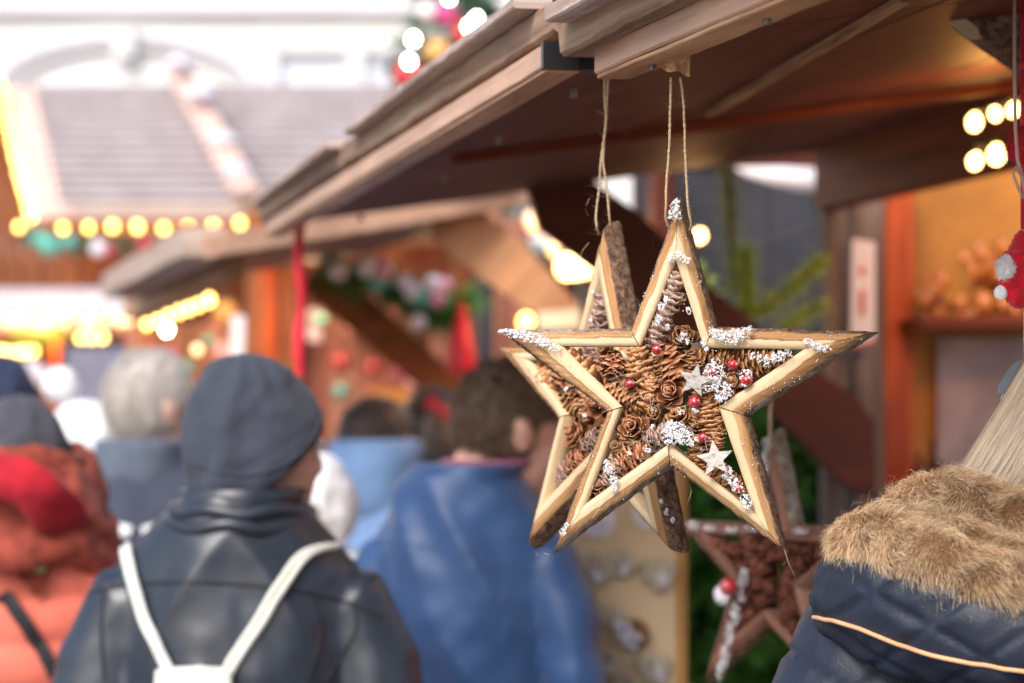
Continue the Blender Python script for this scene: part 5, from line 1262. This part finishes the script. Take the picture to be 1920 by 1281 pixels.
for k in range(24): q=bp(315+5.2*k,1268+3*math.sin(k*1.9)+abs(k-12)*.5-6,.022); tube(m,[q+vec(0,0,.010),q+vec(.002*math.sin(k),-.004,-.03),q+vec(0,.0,-.06)],[.005,.008,.010],6)
bag_m=remesh(m,.005,3,'bag_body',[M['cord']]); link('bag_body',bag_m,bag)

# --- man in the blue jacket
p2=person('short haired man in bright blue jacket facing the stall, behind the star',876,962,812,4.1,'blue',R(-14),R(-70),.158,lambda p:.013*noise.noise(Vector((p.x*11,p.y*7,p.z*2.4)))+.012*(1-2.2*abs(noise.noise(Vector(((p.x+p.z*.8)*8,(p.x-p.z*.8)*2.2,p.y*4)))))-.004+.003*noise.noise(p*24),'skin',None,('blue',.035,.086),pitch=R(12),sleeve=.056,vox=.008,hz=1.560,hk=.90)
hair_cap(p2,'hair_brown',low=-.05,front=.05,grow=1.06,jit=.06,freq=9,tex=16000)
b2=bvh_of(p2['j'])
for pix in ([(690,1015),(780,1022),(870,1040),(950,1085)],[(725,1010),(745,1100),(760,1200),(770,1278)],[(950,1085),(935,1150),(905,1210)]):
    strip_on(b2,pix,0,.0004,'seam','blue',p2['o'],n=50,round_=.0016)
m=MB(); N=30; tube(m,[Vector((math.cos(2*PI*q/N)*.075+p2['HC'].x*.5,math.sin(2*PI*q/N)*.075-.01+p2['HC'].y*.5,1.512*p2['s'])) for q in range(N+1)],.006,8); m.build('shirt_collar',M['shirt'],p2['o'])

# --- silver haired man
p3=person('silver haired man in slate blue jacket with a white strap, left of the beanie man',262,292,768,5.2,'greyjacket',0,R(-52),.215,folds(.008,7,21),'skin',None,('bluescarf',.055,.098),sleeve=.07)
hair_cap(p3,'hair_grey',low=-.05,front=.04,grow=1.06,jit=.05,freq=7,tex=14000)
b3=bvh_of(p3['j']); strip_on(b3,[(150,972),(195,985),(245,998)],.012,.006,'strap','white_knit',p3['o']); strip_on(b3,[(268,1000),(300,990),(330,975)],.012,.006,'strap','white_knit',p3['o'])

# --- woman with the red scarf
p4=person('woman in orange puffer coat with big red scarf and black strap, at the left edge',22,34,893,4.05,'orange',0,R(18),.205,puffs,'skin',None,None,sleeve=.078,ears=False,hz=1.56)
hat(p4,'dark_knit','hat',R0=.104,top=.145,back=-.07,front=.05,band=False)
m=MB(); s=p4['s']; N=26
for k,(r_,z,mt) in enumerate(((.110,1.565,0),(.118,1.535,0),(.13,1.50,0),(.145,1.465,0),(.158,1.43,0))):
    pts=[Vector((math.cos(2*PI*q/N)*r_*s+p4['HC'].x*.6,math.sin(2*PI*q/N)*r_*.9*s,(z+.018*math.sin(q*.5+k)+.012*math.cos(q*1.1))*s)) for q in range(N+1)]
    tube(m,pts,[(.026*s,.030*s)]*(N+1),10)
sm=remesh(m,.008,4,'scarf',[M['rustscarf']]); displace(sm,folds(.006,16,4,1)); link('scarf',sm,p4['o'])
m=MB(); pts=[Vector((math.cos(2*PI*q/N)*.104*s+p4['HC'].x,math.sin(2*PI*q/N)*.100*s,(1.580+.010*math.sin(q*.7))*s)) for q in range(N+1)]; tube(m,pts,[(.016*s,.03*s)]*(N+1),10); m.build('scarf',M['rustscarf'],p4['o'])
m=MB(); iw4=p4['o'].matrix_world.inverted(); tube(m,resample([iw4@P(x,y,Y_) for x,y,Y_ in ((-90,905,3.98),(-20,892,3.87),(45,908,3.85),(95,945,3.88),(130,1000,3.96),(118,1045,4.05))],24),[(.018,.03)]+[(.020,.046)]*23+[(.012,.03)],14); rd_=m.build('scarf_roll',M['redscarf'],p4['o']); displace(rd_.data,folds(.008,18,4,1))
b4=bvh_of(p4['j'])
def patch(bvh,poly,off,name,mat,parent,th=.004):
    pts=[hit(bvh,x,y,off) for x,y in poly]
    if any(q is None for q in pts): return None
    c=sum(pts,Vector())/len(pts); mw=parent.matrix_world.inverted(); n=len(pts); m=MB(); nn=vec(0,-th,0)
    ring=[mw@q for q in pts]; r2=[mw@(q+nn) for q in pts]; cc=mw@(c+nn*1.5); cb_=mw@c
    m.add(ring+r2+[cc,cb_],[(n+i,n+(i+1)%n,2*n) for i in range(n)]+[((i+1)%n,i,2*n+1) for i in range(n)]+[(i,(i+1)%n,n+(i+1)%n,n+i) for i in range(n)]); return m.build(name,M[mat],parent)
patch(b4,[(2,955),(60,950),(105,965),(118,1000),(100,1060),(70,1110),(30,1075),(5,1040)],.012,'scarf','rustscarf',p4['o'],.012)
patch(b4,[(88,985),(112,975),(122,1010),(104,1050),(84,1080),(58,1068),(70,1020)],.028,'scarf','greenscarf',p4['o'],.01)
strip_on(b4,[(4,1112),(40,1160),(75,1215),(104,1268)],.013,.006,'strap','blackstrap',p4['o'])

# --- further people
p5=person('person in white knitted hat with pompom and white coat, behind the red scarf woman',160,160,850,5.7,'white_knit',0,0,.19,None,'skin','far crowd',ears=False)
hat(p5,'white_knit','hat',R0=.118,top=.135,back=-.12,front=.03,band=False)
m=MB(); ball(m,p5['HC']+Vector((-.058,0,.16)),.042,4,jit=.25,freq=8); m.build('pompom',M['white_knit'],p5['o'])
p6=person('dark haired person in light blue hooded jacket between the beanie and the blue jacket',680,712,842,6.2,'lightblue',R(-10),R(-50),.2,folds(.012,8,31),'skin','far crowd',('lightblue',.14,.12),sleeve=.075)
hair_cap(p6,'hair_dark',low=-.03,front=.05,grow=1.22,jit=.18)
p7=person('person with long dark brown hair and cream coat in front of the short haired man',800,808,822,6.8,'cream',0,R(15),.2,folds(.01,8,41),'skin','far crowd',None)
hair_cap(p7,'hair_dark',low=-.06,front=.03,grow=1.3,jit=.2,long=.18)
p8=person('person in dark navy hat and lilac scarf at the far left edge',0,2,760,6.4,'navy',0,0,.2,None,'skin','far crowd',('lightblue',.12,.11),ears=False)
hat(p8,'navy','hat',R0=.11,top=.14,back=-.06,front=.03,band=False)
p9=person('brown haired person just left of the short haired man',852,852,838,6.6,'greyjacket',0,R(-20),.17,None,'skin','far crowd',('greyjacket',.10,.09),sleeve=.055)
hair_cap(p9,'hair_brown',low=-.06,front=.04,grow=1.12,jit=.1)
p10=person('small child in white fluffy coat and white hat with black pompom behind the beanie man',600,598,957,4.9,'white_knit',0,R(-20),.17,None,'skin','far crowd',None,sleeve=.055,ears=False)
hat(p10,'white_knit','hat',R0=.100,top=.135,back=-.12,front=.03,band=False)
m=MB(); ball(m,p10['HC']+Vector((-.012,-.115,.0))*p10['s'],.020,4,jit=.1,freq=8); m.build('pompom',M['blackstrap'],p10['o'])

# --- woman with the fur hood, near right
def quilt(sc_=11,d=.0045):
    def f(p):
        w=p+Vector((noise.noise(p*5),noise.noise(p*5+Vector((5,0,0))),noise.noise(p*5+Vector((0,7,0)))))*.012
        a=(w.x*.9+w.z*1.3)*sc_; b=(w.x*1.0-w.z*1.1)*sc_
        g=lambda t:math.exp(-((t-round(t))/.07)**2)
        return -d*max(g(a),g(b))+.0025*noise.noise(p*14)+.0012*noise.noise(p*60)
    return f
pw=person('blonde woman in navy quilted jacket with brown fur hood, at the right edge',1985,2130,715,2.27,'navyq',0,R(-35),.19,quilt(8,.004),'skin',None,None,sleeve=.078,vox=.007,female=True)
wo=pw['o']; iw=wo.matrix_world.inverted()
def wl(x,y,Y): return iw@P(x,y,Y)
m=MB()
tube(m,resample([wl(1572,1108,2.22),wl(1625,1128,2.16),wl(1740,1160,2.10),wl(1880,1195,2.07),wl(2060,1215,2.07),wl(2250,1180,2.15),wl(2330,1100,2.25)],26),[(.020,.034)]+[(.030,.045)]*25+[(.02,.03)],18)
tube(m,resample([wl(1575,1135,2.24),wl(1700,1195,2.14),wl(1860,1235,2.10),wl(2060,1250,2.10),wl(2280,1200,2.2)],20),.036,14)
tube(m,resample([wl(1640,1090,2.26),wl(1800,1110,2.20),wl(1960,1130,2.18),wl(2150,1120,2.2)],16),.05,14)
hm=remesh(m,.0045,6,'hood',[M['navyq']]); displace(hm,lambda p:quilt(13,.0038)(p)+.003*(1-2*abs(noise.noise(Vector((p.x*26,p.y*20,p.z*34+2)))))-.0015); ho=link('hood',hm,wo); bh=bvh_of(ho)
M['piping']=cloth('tan_piping',(.72,.38,.2),.5,400)
strip_on(bh,[(1528,1157),(1560,1163),(1610,1177),(1680,1205),(1750,1228),(1830,1244),(1918,1257),(1990,1262)],0,.0015,'piping','piping',wo,n=80,round_=.0021)
# fur
m=MB()
tube(m,resample([wl(1592,1022,2.20),wl(1630,1020,2.17),wl(1700,1040,2.13),wl(1790,1078,2.09),wl(1890,1105,2.07),wl(2010,1125,2.06),wl(2160,1110,2.10),wl(2280,1040,2.2)],30),[(.014,.018),(.021,.024)]+[(.023,.027)]*27+[(.02,.022),(.012,.012)],16)
tube(m,resample([wl(1700,1000,2.21),wl(1740,968,2.20),wl(1800,965,2.18),wl(1880,1000,2.15),wl(1960,1020,2.14),wl(2080,1030,2.14),wl(2200,980,2.2)],26),[(.018,.02)]+[(.030,.034)]*25+[(.018,.02)],16)
tube(m,resample([wl(1690,1010,2.17),wl(1760,1020,2.15),wl(1850,1050,2.12),wl(1960,1070,2.11)],12),.024,14)
fmsh=remesh(m,.0045,5,'fur_collar',[cloth('fur_base',(.22,.12,.06),.9)]); displace(fmsh,lambda p:.004*noise.noise(p*28)); fo=link('fur_collar',fmsh,wo)
def fur_mat():
    t=NT('fur'); uv=t.n.new('ShaderNodeTexCoord'); sp=t.n.new('ShaderNodeSeparateXYZ'); t.l(uv.outputs['UV'],sp.inputs[0])
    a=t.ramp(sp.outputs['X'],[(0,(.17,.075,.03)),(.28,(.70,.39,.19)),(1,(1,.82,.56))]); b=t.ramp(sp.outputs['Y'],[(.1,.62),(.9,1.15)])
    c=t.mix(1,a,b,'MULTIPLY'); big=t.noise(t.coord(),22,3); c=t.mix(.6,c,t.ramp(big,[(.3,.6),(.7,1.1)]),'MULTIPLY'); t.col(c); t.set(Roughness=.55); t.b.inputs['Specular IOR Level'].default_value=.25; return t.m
M['fur']=fur_mat()
cw=wo.matrix_world.to_3x3().inverted()
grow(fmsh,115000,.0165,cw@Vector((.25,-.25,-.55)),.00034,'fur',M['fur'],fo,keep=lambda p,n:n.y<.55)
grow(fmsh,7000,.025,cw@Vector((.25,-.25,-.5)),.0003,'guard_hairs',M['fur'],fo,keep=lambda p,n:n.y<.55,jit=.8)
# hair
def hmat(name,a,b,c):
    t=NT(name); uv=t.n.new('ShaderNodeTexCoord'); sp=t.n.new('ShaderNodeSeparateXYZ'); t.l(uv.outputs['UV'],sp.inputs[0])
    t.col(t.ramp(sp.outputs['Y'],[(.05,a),(.45,b),(.95,c)])); t.set(Roughness=.38); t.b.inputs['Specular IOR Level'].default_value=.5; return t.m
M['blonde']=hmat('blonde_hair',(.60,.42,.25),(.90,.74,.55),(.98,.92,.84))
GD=[[(2010,520,2.27),(1962,610,2.25),(1921,690,2.235),(1881,762,2.225),(1842,828,2.22),(1808,885,2.215),(1790,918,2.215)],
    [(2080,540,2.22),(2010,640,2.21),(1958,740,2.20),(1908,820,2.195),(1872,885,2.19),(1846,932,2.195)],
    [(2150,560,2.19),(2062,680,2.18),(2002,790,2.17),(1952,870,2.17),(1916,925,2.175),(1898,955,2.18)],
    [(2230,580,2.18),(2130,700,2.165),(2062,800,2.16),(2000,900,2.165),(1965,985,2.17)],
    [(2320,600,2.22),(2250,720,2.19),(2180,840,2.17),(2130,960,2.18),(2100,1010,2.18)]]
GD=[resample([wl(*q) for q in g],16) for g in GD]
def hp_(u,i):
    u=min(max(u,0),.9999)*(len(GD)-1); j=int(u); return GD[j][i].lerp(GD[j+1][i],u-j)
m=MB(); W=21; vs=[hp_(a/20,i)+vec(0,.010,0)*(1) for i in range(17) for a in range(W)]
m.add(vs+[v+vec(0,.02,0) for v in vs],[(i*W+a,i*W+a+1,(i+1)*W+a+1,(i+1)*W+a) for i in range(16) for a in range(20)]+[tuple(17*W+x for x in (i*W+a,(i+1)*W+a,(i+1)*W+a+1,i*W+a+1)) for i in range(16) for a in range(20)])
hb=m.build('hair',cloth('hair_under',(.3,.2,.12),.6),wo)
st=[]; tn=[]
for k in range(11500):
    u=rnd.random()**1.05; ph=rnd.random(); lk=noise.noise(Vector((u*26,2,0)))+.6*noise.noise(Vector((u*70,5,0))); pts=[]; dp=rnd.random()**2*.012; fly=rnd.random()<.05
    for i in range(17):
        f=i/16; uu=u+.02*noise.noise(Vector((u*9,f*3,ph*2)))+.018*lk*f; q=hp_(uu,i)+vec(.0005*rnd.gauss(0,1)*0+.003*noise.noise(Vector((f*3,k*.37,1)))*f,dp-.006*math.cos(lk*6)*f*.5,.002*noise.noise(Vector((f*3,k*.37,5)))*f)
        if fly: q=q+vec(-.010*f*ph,-.004*f,.006*f*f)
        pts.append(q)
    st.append(pts[:(17 if rnd.random()<.7 else 15)]); tn.append(min(.99,max(.01,.55+.6*noise.noise(Vector((u*34,7,0)))+.5*noise.noise(Vector((u*90,9,0)))+rnd.gauss(0,.12))))
ribbons(st,.00031,'hair_strands',M['blonde'],hb,tn)
st=[]
for k in range(26):
    x0=1745+rnd.random()*40; y0=905+rnd.random()*30; a=[(x0,y0,2.2),(x0-50-rnd.random()*20,y0+15+rnd.random()*15,2.19),(1650+rnd.gauss(0,12),950+rnd.gauss(0,14),2.19),(1640+rnd.gauss(0,22),975+rnd.gauss(0,12),2.18)]
    st.append(resample([wl(*q) for q in a],10))
for k in range(14):
    x0=1800+rnd.gauss(0,14); st.append(resample([wl(x0+20,880,2.2),wl(x0-10,895+rnd.gauss(0,10),2.2),wl(x0-30+rnd.gauss(0,12),925+rnd.gauss(0,8),2.19)],8))
ribbons(st,.0004,'hair_strands',M['blonde'],hb)
hair_cap(pw,'hair_grey','hair',low=-.08,front=.04,grow=1.12,jit=.05).data.materials[0]=hb.data.materials[0]

# --- knitted figures hanging at the right edge
M['knit_red']=cloth('red_knit',(.62,.012,.03),.95,260,.3,.3,1.2); M['knit_grey']=NT('grey_knit').m
t=NT('grey_rib_knit'); wv=t.n.new('ShaderNodeTexWave'); wv.inputs['Scale'].default_value=1; t.l(t.coord('UV',(0,60,1)),wv.inputs['Vector']); t.col(t.mix(.5,(.16,.18,.24),(.30,.33,.40))); t.set(Roughness=.95); t.b.inputs['Sheen Weight'].default_value=.4; t.bump(t.noise(t.coord(),900,3),.8,.001); M['knit_grey']=t.m
M['felt_white']=cloth('white_felt',(.9,.88,.9),.95,400); M['felt_orange']=cloth('orange_felt',(.8,.25,.02),.9)
Yk=2.13
gs=thing('knitted_figure','red knitted figure with white tuft and mitten hanging at the right edge','ornament',P(1925,500,Yk))
def gk(x,y,o=0): return P(x,y,Yk-o)-gs.location
m=MB(); tube(m,[gk(1930,435),gk(1928,448),gk(1926,475),gk(1926,490)],[.010,.013,.018,.014],16); tube(m,[gk(1882,484,.01),gk(1905,487,.014),gk(1940,490,.014),gk(1975,486,.01)],[.006,.0085,.009,.006],12)
tube(m,[gk(1925,500),gk(1922,530),gk(1925,562)],[.014,.019,.016],16); tube(m,[gk(1912,508,.006),gk(1890,532,.012),gk(1884,545,.012)],[.008,.009,.006],12); tube(m,[gk(1890,552,.01),gk(1905,560,.014),gk(1930,562,.012)],[.006,.009,.008],12)
rm=remesh(m,.0018,3,'body',[M['knit_red']]); displace(rm,lambda p:.0007*math.sin(p.z*2600+3*math.sin(p.x*900))); link('body',rm,gs)
st=[]; m=MB(); ball(m,gk(1886,502,.016),(.007,.006,.011),3,jit=.5,seed=4,freq=3); bo=m.build('tuft',M['felt_white'],gs)
bo.data.update(); grow(bo.data,900,.006,Vector((-.3,-.3,-.6)),.0005,'tuft_fibre',M['felt_white'],bo)
m=MB(); ball(m,gk(1877,549,.014),(.006,.006,.0065),3,jit=.2); m.build('mitten',M['felt_white'],gs)
m=MB(); tube(m,[gk(1932,432),gk(1925,380),gk(1916,330),gk(1908,300),gk(1904,240),gk(1902,130),gk(1902,-20)],[.0016]*7,6); tube(m,[gk(1915,330,.002),gk(1904,312,.002),gk(1899,325,.002),gk(1906,345,.002),gk(1918,372,.002)],.0013,6); m.build('cord',cloth('clear_cord',(.6,.38,.33),.4),gs)
pp=thing('pompom','dark red woolly pompom beside the stall lamps at the right edge','pompom',P(1925,273,Yk+.03))
m=MB(); ball(m,(0,0,0),.0155,3); pb=m.build('core',M['knit_red'],pp); pb.data.update(); grow(pb.data,5000,.006,Vector((0,0,0)),.0006,'wool',M['knit_red'],pb,jit=.8)
m=MB(); tube(m,[(0,0,.016),(.001,0,.1),(.002,0,.2)],.0015,6); m.build('cord',M['knit_red'],pp)
rp=thing('painted_pole','bright red painted pole edge at the top right corner','pole',P(1926,160,2.35))
m=MB(); tube(m,[P(1926,-40,2.35)-rp.location,P(1926,430,2.35)-rp.location],.0065,14); m.build('pole',M['ribbon'],rp); m=MB(); ball(m,(0,0,.02),.008,2); m.build('knob',M['ribbon'],rp)
pg=thing('penguin_ornament','small penguin ornament in grey ribbed knit hat above the blonde hair','ornament',P(1934,725,2.31))
def pk(x,y,o=0): return P(x+9,y,2.31-o)-pg.location
m=MB(); N=40; prof=[(.0075,684),(.012,690),(.017,702),(.021,716),(.0245,728),(.0262,738),(.0262,747)]; vs=[]
for (r_,y) in prof:
    for q in range(N*2): a=PI*q/N; rr=r_*(1+.045*math.cos(a*20)); vs.append(pk(1916,y)+vec(math.cos(a)*rr,math.sin(a)*rr,-math.cos(a)*.004))
NN=2*N; m.add(vs,[(i*NN+q,i*NN+(q+1)%NN,(i+1)*NN+(q+1)%NN,(i+1)*NN+q) for i in range(len(prof)-1) for q in range(NN)]+[tuple(range(NN))]); m.build('knit_hat',M['knit_grey'],pg)
m=MB(); ball(m,pk(1908,752),(.021,.02,.016),3); m.build('head',M['felt_white'],pg)
m=MB(); ball(m,pk(1925,790),(.024,.02,.03),3); m.build('body',M['blackstrap'],pg)
m=MB(); tube(m,[pk(1890,752,.014),pk(1884,756,.026)],[.0045,.0008],10); m.build('beak',M['felt_orange'],pg)
for dx in (-9,6): m=MB(); ball(m,pk(1886+dx,748,.014+.004*(dx>0)),.0022,2); m.build('eye',M['blackstrap'],pg)
m=MB(); tube(m,[pk(1914,684),pk(1913,640),pk(1913,570)],.0014,8); ball(m,pk(1914,682),.005,2); m.build('cord',M['felt_white'],pg)

# ================================================================== LIGHT
w=bpy.data.worlds.new('World'); sc.world=w; w.use_nodes=True; nt=w.node_tree
sk=nt.nodes.new('ShaderNodeTexSky'); sk.sky_type='NISHITA'; sk.sun_disc=False; sk.sun_elevation=R(42); sk.sun_rotation=R(205)
sk.air_density=1.0; sk.dust_density=3; sk.ozone_density=1
nt.links.new(sk.outputs[0],nt.nodes['Background'].inputs[0]); nt.nodes['Background'].inputs[1].default_value=.118
sl=bpy.data.lights.new('sun','SUN'); sl.energy=1.6; sl.angle=R(25); sl.color=(1,.97,.94); so=bpy.data.objects.new('sun',sl); C.objects.link(so)
so.rotation_euler=(R(48),0,R(-25))
vs_=sc.view_settings; vs_.view_transform='Standard'; vs_.look='None'; vs_.gamma=1; vs_.use_curve_mapping=False; vs_.exposure=1.0
sc.cycles.use_denoising=True; sc.cycles.max_bounces=6; sc.cycles.transparent_max_bounces=6
sc.cycles.sample_clamp_indirect=6
